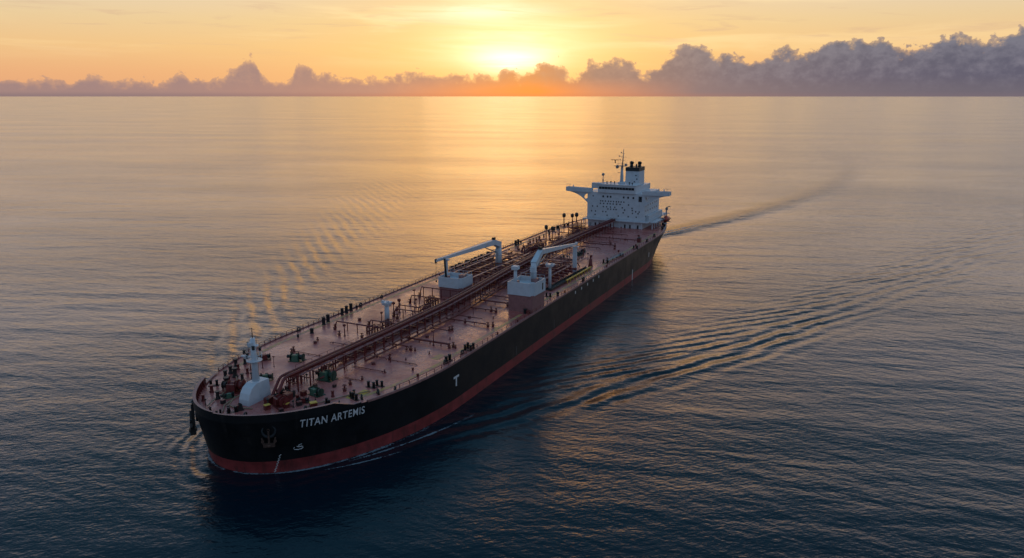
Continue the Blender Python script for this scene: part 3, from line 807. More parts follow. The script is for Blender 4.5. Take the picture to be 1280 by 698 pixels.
# windlasses: big dark machines either side of the centreline, chain over the deck
def windlass():
    mb = MB(); mb.box(-2.2, 2.2, -3.4, 3.4, 0, .35); w_ = mb.build('windlass', m_maroon, ship)
    for y, r, wd in ((-1.9, 1.55, 1.3), (.4, 1.25, 1.6), (2.5, 1.0, .9)):
        m1 = MB(); m1.cyl((0, y - wd / 2, 1.75), (0, y + wd / 2, 1.75), r * .72, r * .72, 18)
        for e in (-1, 1): m1.cyl((0, y + e * wd / 2, 1.75), (0, y + e * (wd / 2 + .14), 1.75), r, r, 20)
        m1.build('windlass_drum', m_maroon if y < 2 else m_dark, w_)
    m2 = MB(); m2.box(-1.9, -.8, -1.0, 1.4, .35, 2.4, .2, .1); m2.build('gearbox', m_maroon, w_)
    MB().box(-.35, .35, -3.2, -2.9, .35, 2.4, .1).build('bearing_frame', m_maroon, w_); MB().box(-.35, .35, 3.0, 3.2, .35, 2.3, .1).build('bearing_frame', m_maroon, w_)
    return w_
put(windlass, [(16.6, -7.0, R(20), .95), (14.6, 10.0, R(-25), .85)])
put(mooring_winch, [(26.0, -5.2, R(30), .8), (41.3, -8.2, R(15), .95), (23.5, 13.4, R(-10), .85), (12.6, -4.9, R(60), .6)], drum=m_dark)
put(mooring_winch, [(33.2, 8.8, R(0), 1.12)], body=m_green, drum=m_green, top=m_greenl)
put(mooring_winch, [(38.2, -17.2, R(50), .75), (18.3, 13.8, R(30), .6), (8.2, 3.2, R(-40), .55), (19.3, 8.0, R(10), .8)], drum=m_dark, body=m_dark, top=m_maroon)
put(roller, [(30.4, -20.2, 0, .95), (22.4, -15.9), (25.7, -17.4), (24.1, -14.2, 0, 1.1), (17.9, -10.9, 0, 1.1), (23.1, -10.7, 0, .8), (6.2, 1.6, 0, .7), (10.8, -6.6, 0, .9), (36, -21.5, 0, .8), (33, -19.5, 0, .7)])
put(bitts, [(6.1, 2.9, R(50), .8), (3.9, -2.6, R(70), .6), (3.9, 0.8, R(90), .6), (17.2, -14.6, R(30), .8)])
put(bitts, [(19.8, 19.9, R(-30), .8), (25.4, 23.6, R(-20), .85), (33.6, 22.6, 0, .85), (35.4, 23.9, 0, .8), (27.0, 21.7, R(90), .7), (70.4, 29.0, R(10), .9), (72.4, 28.8, R(10), .9), (59.3, 28.8, R(90), 1.0), (138.0, 27.0, 0, .8), (203.6, 26.5, 0, .9), (240.9, 28.9, 0, .9), (221, 28.3, 0, .7), (167, 28.4, R(90), .8), (262, 28.6, R(90), .8), (278, 27.9, R(90), .8)])
put(chock, [(14.4, 17.6, R(-60), .9), (26.4, 25.0, R(-45), .8), (31.0, 26.6, R(-40), .9), (21, 22.4, R(-50), .7), (35.0, 27.7, R(-40), .7), (5.5, 7.5, R(-75), .8), (64, -28.6, R(90), .8), (110, -29.0, R(90), .7), (97, -29.1, R(90), .8), (57.5, 28.9, R(90), .8), (67, 29, R(90), .8)])
put(locker, [(16.4, 18.4, R(-35), 1.1), (11.0, 9.0, R(-20), .9), (14.0, 12.3, R(10), .8)], mt=m_maroon, lid=m_yellow)
put(locker, [(13.8, 6.9, 0, 1.2), (17.5, 9.6, 0, 1.3), (19.6, 5.2, R(10), 1.1), (21.5, 11.0, 0, .9), (113.5, 28.6, 0, .8)], mt=m_maroon, lid=m_maroon)
put(locker, [(259.6, 25.2, 0, 1.5)], mt=m_maroon, lid=m_dark)
put(roller, [(13.5, -11.5, 0, .8), (20.5, -12.8, 0, .8), (27.5, -13.2, 0, .7), (8.5, -9.0, 0, .7), (28.8, -17.8, 0, .7), (15.0, 7.6, 0, .8), (18.0, 12.2, 0, .8), (24.3, 17.8, 0, .7)], mt=m_maroon)
put(locker, [(9.2, -3.2, 0, .7), (19.0, -2.2, R(20), .9), (21.5, -6.5, 0, .8), (11.2, 13.1, R(-30), .7), (16.2, 14.2, R(-20), .8), (23.0, 4.6, 0, .8), (27.3, 9.8, 0, .7), (29.5, 14.2, 0, .6)], mt=m_dark, lid=m_maroon)
put(vent_post, [(12.2, 8.2, 0, .7), (14.6, 13.8, 0, .6), (20.4, 15.6, 0, .6), (24.6, -9.0, 0, .6), (19.6, -8.6, 0, .6), (6.8, -6.4, 0, .5), (29.6, 5.2, 0, .7)], mt=m_dark, h=2.6)
put(drumpost, [(45.5, 27.6, 0, .55), (49, 25.2, 0, .5), (88, 30, 0, .5), (103, 30, 0, .55), (146, 29.5, 0, .6), (196, 29, 0, .6), (212, 24.5, 0, .6), (230, 24, 0, .7), (248, 27, 0, .7), (270, 22, 0, .7)], mt=m_maroon, h=1.6, r=.6)
# starboard rail fittings
put(drumpost, [(73.0, -24.6), (76.2, -25.4), (85.2, -26.6, 0, .9), (87.9, -26.9, 0, .95), (90.8, -27.2), (224.0, -27.4, 0, 1.05), (227.3, -27.6, 0, 1.05)], h=2.5, r=.55)
put(drumpost, [(63.8, -21.8, 0, .9), (94, -27.2, 0, .55), (113.6, 27.4, 0, .9), (119.4, 28.2, 0, 1.25), (141, 28.1, 0, .8), (231, -27.9, 0, .7), (58.8, -23, 0, .5)], h=1.8, r=.62)
sp = []
for k in range(18):
    s = 158.0 + k * 2.05; sp.append((s, -26.3 - .5 * math.sin(k * 1.9), R(10 * k), .85 + .25 * ((k * 7) % 5) / 5))
put(drumpost, sp, h=2.4, r=.72)

# ================================================================== catwalk and cargo lines down the middle
WP = [(21.0, 6.6), (60, 7.0), (95, 6.9), (120, 5.2), (148, 2.6), (212, -1.6), (250, -1.4), (296, -0.6)]
def rack_t(s):
    for (a, ta), (b_, tb) in zip(WP, WP[1:]):
        if s <= b_: return lerp(ta, tb, (s - a) / (b_ - a))
    return WP[-1][1]
def pline(off, z, s0=21.0, s1=296.0, step=6.0):
    pts = []; s = s0
    while s < s1: pts.append(P(s, rack_t(s) + off, z)); s += step
    pts.append(P(s1, rack_t(s1) + off, z)); return pts
RZ = D + 4.7
def flatpath(off0, off1, z0, z1, s0, s1, step=4.0):
    mb = MB(); s = s0
    while s < s1:
        e = min(s + step, s1); a0, a1, b0_, b1_ = rack_t(s) + off0, rack_t(s) + off1, rack_t(e) + off0, rack_t(e) + off1
        mb.quad(P(s, a0, z1), P(e, b0_, z1), P(e, b1_, z1), P(s, a1, z1)); mb.quad(P(s, a0, z0), P(e, b0_, z0), P(e, b1_, z0), P(s, a1, z0))
        mb.quad(P(s, a0, z0), P(e, b0_, z0), P(e, b0_, z1), P(s, a0, z1)); mb.quad(P(s, a1, z0), P(e, b1_, z0), P(e, b1_, z1), P(s, a1, z1))
        s = e
    return mb
cat = flatpath(-1.05, 1.05, RZ - .25, RZ, 21, 296).build('catwalk', m_maroon, ship, label='long raised maroon catwalk along the middle of the deck')
flatpath(1.05, 1.75, RZ - .5, RZ - .32, 24, 296).build('side_walkway', m_maroonl, cat)
flatpath(-1.75, -1.05, RZ - .1, RZ + .05, 24, 296).build('side_walkway', m_maroonl, cat)
for off, z, r in ((-.78, RZ + .38, .36), (.62, RZ + .38, .40)):
    pts = pline(off, z)
    s0 = pts[0][0]; t0 = rack_t(s0) + off
    pts = [P(s0 - 5.6, t0 + .2, D + .1), P(s0 - 4.9, t0 + .1, D + 1.2), P(s0 - 2.0, t0, z - .5), P(s0 - 1.2, t0, z - .1)] + pts
    MB().tube(pts, r, 10).build('cargo_pipe', m_maroon, ship)
# handrails of the catwalk
for off in (-1.7, 1.7):
    mb = MB(); z = RZ + (.05 if off < 0 else -.32)
    mb.tube(pline(off, z + 1.05, 26), .05, 4)
    s = 26.0
    while s < 296: mb.obox(P(s, rack_t(s) + off, z), P(s, rack_t(s) + off, z + 1.05), .07, .07); s += 3.1
    mb.build('handrail', m_maroon, cat)
# portal frames under it
def portal():
    mb = MB()
    for q in (-1.5, 1.5): mb.obox((0, q, 0), (0, q, RZ - D - .3), .30, .30)
    mb.obox((0, -1.7, RZ - D - .4), (0, 1.7, RZ - D - .4), .26, .3); mb.obox((0, -1.5, 2.3), (0, 1.5, 2.3), .2, .24)
    return mb.build('portal_frame', m_maroon, ship)
spots = [(s, rack_t(s)) for s in [23 + k * 4.55 for k in range(60)]]
put(portal, spots)
# pipes lying on the deck alongside
def run(name, pts, r, mt=m_maroon, n=8): return MB().tube(pts, r, n).build(name, mt, ship)
for off, z, r, s0, s1 in ((-3.6, D + 1.0, .33, 45, 290), (-5.0, D + 1.0, .38, 52, 288), (3.4, D + .8, .26, 48, 160), (-6.6, D + .8, .2, 70, 280), (-2.5, D + 1.0, .3, 40, 292), (2.6, D + 1.6, .22, 30, 290)):
    run('cargo_pipe', pline(off, z, s0, s1), r)
# supports of those pipes
def saddle():
    mb = MB(); mb.box(-.15, .15, -2.4, 2.4, 0, .55); return mb.build('pipe_saddle', m_maroon, ship)
put(saddle, [(s, rack_t(s) - 4.4) for s in [50 + 8 * k for k in range(30)]])

# transverse lines with their valves
def cross_pipe(s, t0, t1, z=.55, r=.2, feet=True, mt=m_maroon):
    mb = MB()
    sg = 1 if t1 > t0 else -1
    mb.tube([P(s, t0, D + z), P(s, t1 - sg * .5, D + z), P(s, t1, D + z * .6), P(s, t1 + sg * .05, D)], r, 8)
    o = mb.build('branch_pipe', mt, ship)
    if feet:
        m1 = MB(); t = t0 + sg * 2.5
        while (t1 - t) * sg > 1: m1.obox(P(s, t, D), P(s, t, D + z), .16, .3); t += sg * 3.8
        if m1.v: m1.build('pipe_support', mt, o)
    return o
for s, t0, t1, z, r in ((62.7, 8.0, 15.2, 1.3, .2), (70.2, 7.5, 24.2, 1.1, .3), (52.9, 8.2, 14, .6, .12), (52.9, 15.2, 24, .35, .09), (94.3, 9.5, 24.3, .8, .2), (119.5, 8.0, 19.0, 1.1, .27), (110.3, 9.0, 19.0, .7, .18),
                        (259.0, 1.5, 24.8, 1.1, .24), (241.3, 2.0, 18.0, 1.0, .27), (247, 2.0, 14.0, .8, .18), (84.5, 8.5, 16.0, .3, .09), (128, 4, 18, .8, .2), (44, 8.6, 20, .4, .09), (36, 12.5, 18, .35, .08), (101, 9, 19, .3, .09), (232, 2, 14, .9, .2), (273, 1.5, 15, .8, .16),
                        (70.0, 5.0, -17.3, 3.0, .24), (78, 5, -10, 2.2, .2), (117.2, 3.5, -15.5, 3.9, .2), (107.5, 4, -13.5, 3.2, .22), (97, 5, -12, 2.4, .2), (90, 5, -8.5, 3.2, .18), (58, 5, -10, .6, .1), (47, 5, -14, .4, .09), (136, 2, -16, .9, .2), (204, -3, -20, 1.6, .22),
                        (212, -3, -18, 2.4, .22), (222, -3, -22, 1.0, .2), (236, -3, -21, 1.8, .22), (246, -3, -18, 1.0, .2), (259, -3, -24, 2.0, .24), (268, -3, -22, 3.4, .22), (278, -3, -20, 1.0, .2)):
    cross_pipe(s, t0, t1, z, r)
vsp = [(62.7, 15.7), (62.7, 14.2, 0, .7), (62.9, 17.0, 0, .7), (69.6, 24.6), (70.9, 25.2), (70.3, 26.3, 0, .7), (94.2, 16.2), (93.8, 24.8), (95.0, 26.0), (119, 19.6), (110.4, 19.3), (110.4, 17.4, 0, 1.1), (84.2, 16.1), (85.4, 16.4),
       (53, 14.9), (28.5, 18.2, 0, 1.1), (32.6, 16.8), (62.6, 22, 0, .5), (69.9, -17.6, 0, 1.1), (78, -10.4), (65.5, -12.4), (66.5, -4.6), (45.5, -13.8), (47.2, -14.6), (107.7, -14), (117, -16), (97, -12.5), (90, -9), (88.5, -6.5, 0, 1.2), (241.3, 18.4, 0, 1.2), (246.8, 14.4), (259, 25, 0, .9),
       (129, 17.5), (138, 12), (143, 18), (150, 15), (204, -20.4), (212, -18.5), (222, -22.4), (236, -21.4), (246, -18.5), (259, -24.4), (216, -22.5), (229, -23), (233.5, -24, 0, 1.2), (238, -24.2), (242, -24.3), (247, -24.6), (252, -24.4), (58.6, -15.2, 0, .7), (55, 19, 0, .5), (77, 20.5, 0, .5), (103, 22, 0, .5), (104, -16, 0, .8), (44, 19.5, 0, .6), (37, 17.3, 0, .7)]
random.seed(11)
for k in range(46):
    s = 58 + k * 4.9 + random.uniform(-1.5, 1.5)
    if 118 < s < 132: continue
    vsp.append((s, rack_t(s) - random.choice((5.4, 6.4, 7.6, 8.8)), 0, random.uniform(.7, 1.25)))
vsp = vsp[:98]
put(valve, vsp)
put(hatch, [(48, 13, 0, .8), (75.5, 13.3, 0, .8), (100, 14.5, 0, .8), (56, -14, 0, .8), (82, -17, 0, .8), (104, -20, 0, .8), (128, 22, 0, .8), (150, -20), (214, 16, 0, .8), (236, 20, 0, .8), (262, 17, 0, .8), (276, 20, 0, .8), (214, -21), (240, -21), (262, -20)])
put(vent_post, [(65.7, -10.5, 0, 1.0), (83.5, -9.2, 0, .9), (92, -10.2, 0, 1.2), (95.0, -10.0, 0, 1.3), (103, -8.4, 0, .9), (30, -14.5, 0, .9), (32.5, -12.6, 0, .7), (51.5, 16.2, 0, .7), (104.5, 13.6, 0, .6), (207, 17, 0, .8), (213, 12.6, 0, .9), (252, 12, 0, .8), (266, 9, 0, .9), (154, -18, 0, .9), (187, -22, 0, 1.0), (194.5, -21, 0, .9), (199, -19, 0, .9), (283, 8, 0, .8)], h=3.3)
put(lamp_post, [(69.4, 19.3, 0, .95), (34.6, -10.5, R(80), .6), (118, 3.0, 0, 1.0), (108, -12.2, 0, 1.0), (161, -18, 0, 1), (226, -16, 0, 1)], h=5.0)

# pipe frames with twin rails, starboard of the catwalk
def pipe_frame(n=4, h=2.4, L=5.0):
    mb = MB()
    for i in range(n):
        x = i * L / (n - 1); mb.cyl((x, 0, 0), (x, 0, h), .16, .16, 8); mb.cyl((x, 2.2, 0), (x, 2.2, h), .16, .16, 8); mb.obox((x, 0, h), (x, 2.2, h), .18, .2)
        mb.cyl((x, 1.1, 0), (x, 1.1, h * .7), .26, .26, 8)
    mb.cyl((0, 0, h), (L, 0, h), .17, .17, 8); mb.cyl((0, 2.2, h), (L, 2.2, h), .17, .17, 8); mb.cyl((-.8, 1.1, h * .55), (L + .8, 1.1, h * .55), .24, .24, 8)
    return mb.build('pipe_frame', m_maroon, ship)
put(pipe_frame, [(70.5, -3.8, 0, .9), (77, -3.2), (98, -2.2), (104.5, -3.4, 0, 1.1), (110, -7.5, 0, .8), (140, -9), (205, -12.2, 0, 1.3), (212.5, -12.4, 0, 1.3), (219.5, -12, 0, 1.2), (200, -10, 0, .9), (228, -9.5), (238, -10, 0, 1.1), (251, -10), (262, -10.5, 0, 1.2), (270, -9, 0, 1.2), (37, 4.4, 0, .7), (55, 4.2, 0, .7), (76, 3.8, 0, .8), (88, 3.5, 0, .9), (26, 3.6, 0, .9)])

# thin white midship posts: a derrick post forward, two lamp towers amidships
def tower(h, name='white_post', rungs=True, cap=1.5, r=.5):
    mb = MB(); mb.cyl((0, 0, 0), (0, 0, h), r * 1.15, r * .9, 12)
    o = mb.build(name, m_white, ship)
    m1 = MB(); m1.box(-cap, cap, -cap, cap, h, h + .35); m1.box(-cap * .8, cap * .8, -cap * .8, cap * .8, h - .6, h, cap * -.0); m1.build('post_platform', m_white, o)
    m2 = MB()
    for k in range(int(h / .5)): m2.obox((-r * 1.3, -.35, .5 + k * .5), (-r * 1.3, .35, .5 + k * .5), .07, .07)
    m2.build('ladder', m_steel, o)
    for q in (-1, 1): MB().box(-cap * .8, -cap * .2, q * cap * .7 - .3, q * cap * .7 + .3, h + .35, h + .9).build('floodlight', m_white, o)
    return o
tw = tower(7.3, r=.75, cap=1.35); tw.location = P(82.1, -6.0, D)
tw = tower(9.6, r=.55, cap=1.5); tw.location = P(148.8, 23.0, D)

# ================================================================== deck cranes
def crane_tub(s0, s1, t0, t1, z1, z2, label):
    mb = MB()
    mb.box(s0 + .25, s1 - .25, -t1 + .25, -t0 - .25, D, z1)
    o = mb.build('crane_platform', m_block, ship, label=label)
    m1 = MB(); th = .22
    # tub with a chamfered outline
    lp = [(s0, t0), (s0, t1 - 1.2), (s0 + 1.4, t1), (s1, t1), (s1, t0)]
    n_ = len(lp)
    for i in range(n_):
        a, b_ = lp[i], lp[(i + 1) % n_]; cx, cy = (s0 + s1) / 2, (t0 + t1) / 2
        ia = (a[0] + (cx - a[0]) * .05, a[1] + (cy - a[1]) * .05); ib = (b_[0] + (cx - b_[0]) * .05, b_[1] + (cy - b_[1]) * .05)
        m1.quad(P(a[0], a[1], z1 - .2), P(b_[0], b_[1], z1 - .2), P(b_[0], b_[1], z2), P(a[0], a[1], z2))
        m1.quad(P(ia[0], ia[1], z1), P(ib[0], ib[1], z1), P(ib[0], ib[1], z2), P(ia[0], ia[1], z2))
        m1.quad(P(a[0], a[1], z2), P(b_[0], b_[1], z2), P(ib[0], ib[1], z2), P(ia[0], ia[1], z2))
    b0 = len(m1.v); m1.v += [Vector(P(a, c, z1 - .2)) for a, c in lp]; m1.face(range(b0, b0 + n_))
    b0 = len(m1.v); m1.v += [Vector(P(a, c, z2 - 1.5)) for a, c in lp]; m1.face(range(b0, b0 + n_))
    m1.build('platform_tub', m_white, o)
    m2 = MB(); cx, cy = (s0 + s1) / 2, (t0 + t1) / 2
    m2.box(s1 - 3.5, s1 - 1.2, -cy - 3.0, -cy - .8, z2 - 1.5, z2 + .1); m2.box(s0 + 2, s0 + 4.2, -cy + 2.2, -cy + 3.4, z2 - 1.5, z2 - .2)
    m2.build('machinery_box', m_rim, o)
    m3 = MB()
    for k in range(6):
        m3.obox(P(s1 - .2, t0 + .3 + k * (t1 - t0 - .6) / 5, z2), P(s1 - .2, t0 + .3 + k * (t1 - t0 - .6) / 5, z2 + 1.0), .09, .09)
    m3.tube([P(s1 - .2, t0 + .3, z2 + 1.0), P(s1 - .2, t1 - .3, z2 + 1.0)], .05, 5)
    m3.build('handrail', m_white, o)
    return o
pt = crane_tub(114.4, 125.0, 21.7, 31.4, 19.9, 24.2, 'white tub platform of the near crane on a dull red block')
mb = MB(); mb.box(122.0, 122.9, -31.48, -31.42, 20.6, 23.0); mb.build('door', m_glass, pt)
stp = crane_tub(120.6, 129.4, -9.8, -0.2, 17.8, 21.4, 'white tub platform of the far crane beside the catwalk')

def jib_crane(base, col_top, elbow, tip, rad, jw, jh, label):
    """column, sloping jib box girder and its fittings"""
    base, col_top, elbow, tip = map(Vector, (base, col_top, elbow, tip))
    mb = MB(); mb.cyl(base, base + Vector((0, 0, .5)), rad * 1.3, rad * 1.3, 16)
    mb.cyl(base + Vector((0, 0, .5)), col_top, rad, rad * .86, 18)
    m_ = base.lerp(col_top, .55); mb.cyl(m_, m_ + Vector((0, 0, .18)), rad * 1.08, rad * 1.08, 18)
    o = mb.build('deck_crane', m_white, ship, label=label)
    j = MB()
    j.obox(col_top - Vector((0, 0, .4)), elbow, (rad * 1.9, jw * 1.1), (rad * 1.7, jh))
    j.obox(elbow, tip, (jw * 1.1, jw * .5), (jh, jh * .42))
    j.build('jib', m_white, o)
    k = MB(); h = elbow + Vector((0, 0, jh * .55)); dr = (tip - elbow).normalized()
    k.cyl(h + Vector((0, -.5, .35)), h + Vector((0, .5, .35)), .5, .5, 12); k.box(h.x - .8, h.x - .1, h.y - .6, h.y + .6, h.z, h.z + .9); k.box(h.x + .6, h.x + 1.1, h.y - .3, h.y + .4, h.z - .1, h.z + .8)
    k.build('hoist_winch', m_dark, o)
    mid = elbow.lerp(tip, .2)
    l = MB(); l.cyl(base.lerp(col_top, .62), mid - Vector((0, 0, jh * .35)), .28, .2, 8); l.build('luffing_cylinder', m_steel, o)
    r_ = MB(); r_.cyl(elbow + Vector((0, 0, jh * .5 + .5)), tip + Vector((0, 0, jh * .3)), .045, .045, 4); r_.build('hoist_wire', m_dark, o)
    c = MB()
    q = base.lerp(col_top, .72); c.box(q.x - rad - .6, q.x - rad + .3, q.y - .7, q.y + .7, q.z - 1.0, q.z + .8); c.build('operator_cab', m_white, o)
    e = MB()
    z = base.z + .8
    while z < col_top.z - 1: e.obox((base.x - rad - .15, base.y - .3, z), (base.x - rad - .15, base.y + .3, z), .07, .07); z += .45
    for s_ in (-.32, .32): e.obox((base.x - rad - .15, base.y + s_, base.z + .5), (base.x - rad - .15, base.y + s_, col_top.z - .8), .07, .07)
    e.build('ladder', m_steel, o)
    return o
pc = jib_crane(P(122.6, 27.9, 22.6), P(122.6, 27.9, 29.6), P(130.5, 27.0, 32.2), P(183.0, 20.4, 25.6), 1.1, 1.7, 1.7, 'near white deck crane on the port side, its jib resting aft on a post')
MB().cyl(P(183.2, 20.4, 26.3), P(183.2, 20.4, 25.0), .5, .5, 10).build('jib_head', m_white, pc)
mb = MB(); mb.obox(P(181.4, 20.5, D), P(181.4, 20.5, D + 10.7), 1.5, 1.3); jr = mb.build('jib_rest', m_white, ship)
mb = MB(); mb.obox(P(181.4, 18.9, D + 10.9), P(181.4, 22.1, D + 10.9), 1.4, .4); mb.build('rest_cradle', m_white, jr)
mb = MB(); mb.cyl(P(116.6, 23.7, 23.0), P(116.6, 23.7, 28.2), .62, .55, 12); sp_ = mb.build('tank_post', m_white, pt)
MB().box(115.5, 117.7, -24.8, -22.6, 28.2, 29.4).build('post_head', m_white, pt)
# far crane
sc_ = jib_crane(P(169.5, -9.5, D + 1.2), P(169.5, -9.5, 25.6), P(165.0, -9.4, 26.9), P(117.6, -9.0, 28.0), 1.4, 1.6, 2.1, 'far white deck crane behind the manifold, its jib resting forward over the platform')
mb = MB(); mb.cyl(P(117.9, -9.0, 28.6), P(117.9, -9.0, 27.0), .4, .4, 8); mb.cyl(P(117.9, -9, 27), P(117.9, -9, 20.5), .05, .05, 5); mb.ball(P(117.9, -9, 20.3), .35); mb.build('hook', m_dark, sc_)
mb = MB(); mb.obox(P(124.3, -8.6, 20.6), P(124.4, -8.6, 27.2), .95, .95); mb.obox(P(124.4, -10.0, 27.2), P(124.4, -7.2, 27.2), 1.0, .4)
mb.build('jib_rest', m_white, ship)
mb = MB(); mb.cyl(P(122.0, -7.2, 20.6), P(122.0, -7.8, 28.2), .4, .4, 8); mb.build('tank_post', m_dark, stp)

# ================================================================== manifold amidships
mf = MB().box(146, 191, -7.2, -6.6, D + 1.5, D + 1.9).build('manifold', m_maroon, ship, label='row of maroon cargo headers crossing the deck amidships')
for k in range(7):
    mb = MB()
    s = 149 + k * 4.6
    mb.cyl(P(s, -21, D + 2.4), P(s, 22.8, D + 2.4), .42, .42, 10)
    for t in (-21, 22.8): mb.cyl(P(s, t - .2, D + 2.4), P(s, t + .2, D + 2.4), .68, .68, 12)
    mb.build('cargo_header', m_maroon, mf)
hs = MB().box(-.17, .17, -.25, .25, 0, 2.05).build('header_support', m_maroon, mf, P(149, -18, D))
for k in range(7):
    for t in (-18, -13, -7.5, 8, 13, 18):
        if (k, t) != (0, -18): dup(hs, P(149 + k * 4.6, t, D))
def mvalve():
    m1 = MB(); m1.box(-.5, .5, -.45, .45, -.55, .6); m1.cyl((0, 0, .6), (0, 0, 1.5), .2, .2, 8)
    o = m1.build('manifold_valve', m_maroon, mf)
    return o
v0 = mvalve(); first = True
for k in range(7):
    for t in (-18.5, 16, 20.4):
        if first: v0.location = P(149 + k * 4.6, t, D + 2.4); first = False
        else: dup(v0, P(149 + k * 4.6, t, D + 2.4))
for t0 in (-24.6, 22.4):
    mb = MB(); mb.box(146, 190, -t0 - 2.4, -t0 + .0, D + .35, D + .5)
    for e in (0, -2.4): mb.box(146, 190, -t0 + e - .06, -t0 + e + .06, D + .35, D + 1.0)
    mb.build('drip_tray', m_dark, mf)
mb = MB(); mb.box(159.5, 187.5, -25.9, -25.3, D + 1.3, D + 1.65)
for k in range(9): mb.box(160.5 + k * 3.2, 160.8 + k * 3.2, -25.75, -25.45, D, D + 1.3)
mb.build('hose_rail', m_yellow, mf, label='yellow rail along the port manifold')
for t, z, r, m_ in ((10.5, 1.1, .32, 1), (12.2, 1.1, .32, 0), (14.4, 1.1, .32, 1), (19.4, 3.0, .3, 1), (-15, 1.4, .35, 0), (-12, 1.4, .35, 0), (-19.5, 3.2, .3, 1), (6.5, 3.5, .25, 0), (8.2, 3.5, .3, 1), (17.5, 3.4, .25, 0)):
    MB().cyl(P(137, t, D + z), P(198, t, D + z), r, r, 8).build('longitudinal_pipe', m_maroonl if m_ else m_maroon, mf)
for t in (-6, -11.5, -17, -21.5):
    MB().box(139, 194, -t - .45, -t + .45, D + 3.6, D + 3.72).build('gantry_walkway', m_maroonl if t != -11.5 else m_maroon, mf)
gl = MB().box(-.15, .15, -.15, .15, 0, 3.6).build('gantry_leg', m_maroon, mf); fl = True
for s in (141, 152, 163, 174, 185):
    for t in (-6, -11.5, -17, -21.5):
        if fl: gl.location = P(s, t, D); fl = False
        else: dup(gl, P(s, t, D))
random.seed(3)
hp = None
for k in range(16):
    s = 146.5 + k * 2.95
    o_ = MB().tube([P(0, -22 + random.uniform(-2, 4), 3.0), P(0, 8, 3.0), P(0, 19, 3.0)], random.choice((.14, .2, .26)), 7).build('crossover_pipe', m_maroon, mf, P(s, 0, D + random.uniform(-.6, 1.2)))
for k in range(12):
    s = 143 + k * 4.3
    MB().tube([P(s, -9 - (k % 3) * 3, D), P(s, -9 - (k % 3) * 3, D + 2.6), P(s, -13 - (k % 3) * 3, D + 2.9), P(s, -15 - (k % 3) * 3, D + .2)], .22, 7).build('loop_pipe', m_maroon, mf)
    MB().tube([P(s + 1.2, 10 + (k % 3) * 3, D), P(s + 1.2, 10 + (k % 3) * 3, D + 2.2), P(s + 1.2, 13 + (k % 3) * 2, D + 2.5), P(s + 1.2, 15 + (k % 3) * 2, D + .2)], .22, 7).build('loop_pipe', m_maroon, mf)
# hose coils and dark lumber on the port tray
put(drumpost, [(164 + k * 3.1, 23.4, 0, .62 + .1 * (k % 3)) for k in range(8)], h=1.4, r=.75)
# gas riser forest aft of the manifold, port
random.seed(5)
put(vent_post, [(196 + random.uniform(0, 12), 8 + random.uniform(-3, 7), 0, random.uniform(.5, .95)) for k in range(22)], h=2.6, mt=m_dark)
put(mooring_winch, [(214, 10.0, 0, .9), (222, 9.0, R(90), .7)], body=m_dark, drum=m_dark, top=m_green)
# pump tower port aft
mb = MB(); mb.lathe(P(194.0, 23.0, D), [(1.0, 0), (1.0, .8), (.8, 1.4), (.75, 3.2), (.4, 3.6), (.35, 4.6), (.55, 4.7), (.5, 5.2)], 12); mb.build('pump_head', m_maroon, ship)

# gangway stowed along the port rail
mb = MB(); mb.obox(P(204.5, 26.6, D + .9), P(224.5, 28.0, D + .9), 1.1, .2)
gw = mb.build('gangway', m_steel, None, BOW, PSI); tag(gw, 'grey gangway stowed flat along the port edge of the aft deck', 'gangway')
mb = MB()
for q in (-.5, .5):
    a, b_ = Vector(P(204.5, 26.6 + q, D + 1.9)), Vector(P(224.5, 28.0 + q, D + 1.9)); mb.cyl(a, b_, .06, .06, 5)
    for k in range(12): c = a.lerp(b_, k / 11); mb.obox(c - Vector((0, 0, 1.0)), c, .06, .06)
mb.build('handrail', m_steel, gw)
mb = MB()
for k in range(4): c = Vector(P(204.5, 26.6, D)).lerp(Vector(P(224.5, 28.0, D)), (k + .5) / 4); mb.obox(c, c + Vector((0, 0, .85)), .2, .9)
mb.build('cradle', m_dark, gw)
# starboard aft gas risers with big round heads
def riser(h=8.0, r=.9):
    mb = MB()
    for q in (-.4, .4): mb.cyl((q, 0, 0), (q, 0, h), .16, .14, 8)
    for k in range(int(h / 1.3)): mb.obox((-.4, 0, 1 + k * 1.3), (.4, 0, 1 + k * 1.3), .1, .1)
    o = mb.build('gas_riser', m_maroon, ship)
    m1 = MB(); m1.lathe((0, 0, h), [(r * .55, -.4), (r * .95, 0), (r, .8), (r * .9, 1.5), (r * .3, 1.9)], 12); m1.build('riser_head', m_dark, o)
    return o
put(riser, [(239, -17.5, 0, 1.0), (241.5, -15.2, 0, .9)], h=7.0)
put(riser, [(284.5, -26.2, 0, 1.0), (287.6, -22.4, 0, .95), (287, -19.6, 0, 1.05)], h=6.4, r=1.0)
put(drumpost, [(274, -28.2, 0, .95), (280.1, -28.0, 0, .85), (288.5, -27.4, 0, .6), (292, -26.8, 0, .7), (268, -28.3, 0, .5)], h=2.0, r=1.0)
mb = MB()
for z in (2.2, 3.6): mb.box(272, 284, 13, 18.5, D + z, D + z + .2)
for s in (272.3, 278, 283.7):
    for t in (-13.2, -18.3): mb.obox(P(s, t, D), P(s, t, D + 6), .3, .3)
mb.build('pipe_stand', m_maroon, ship)

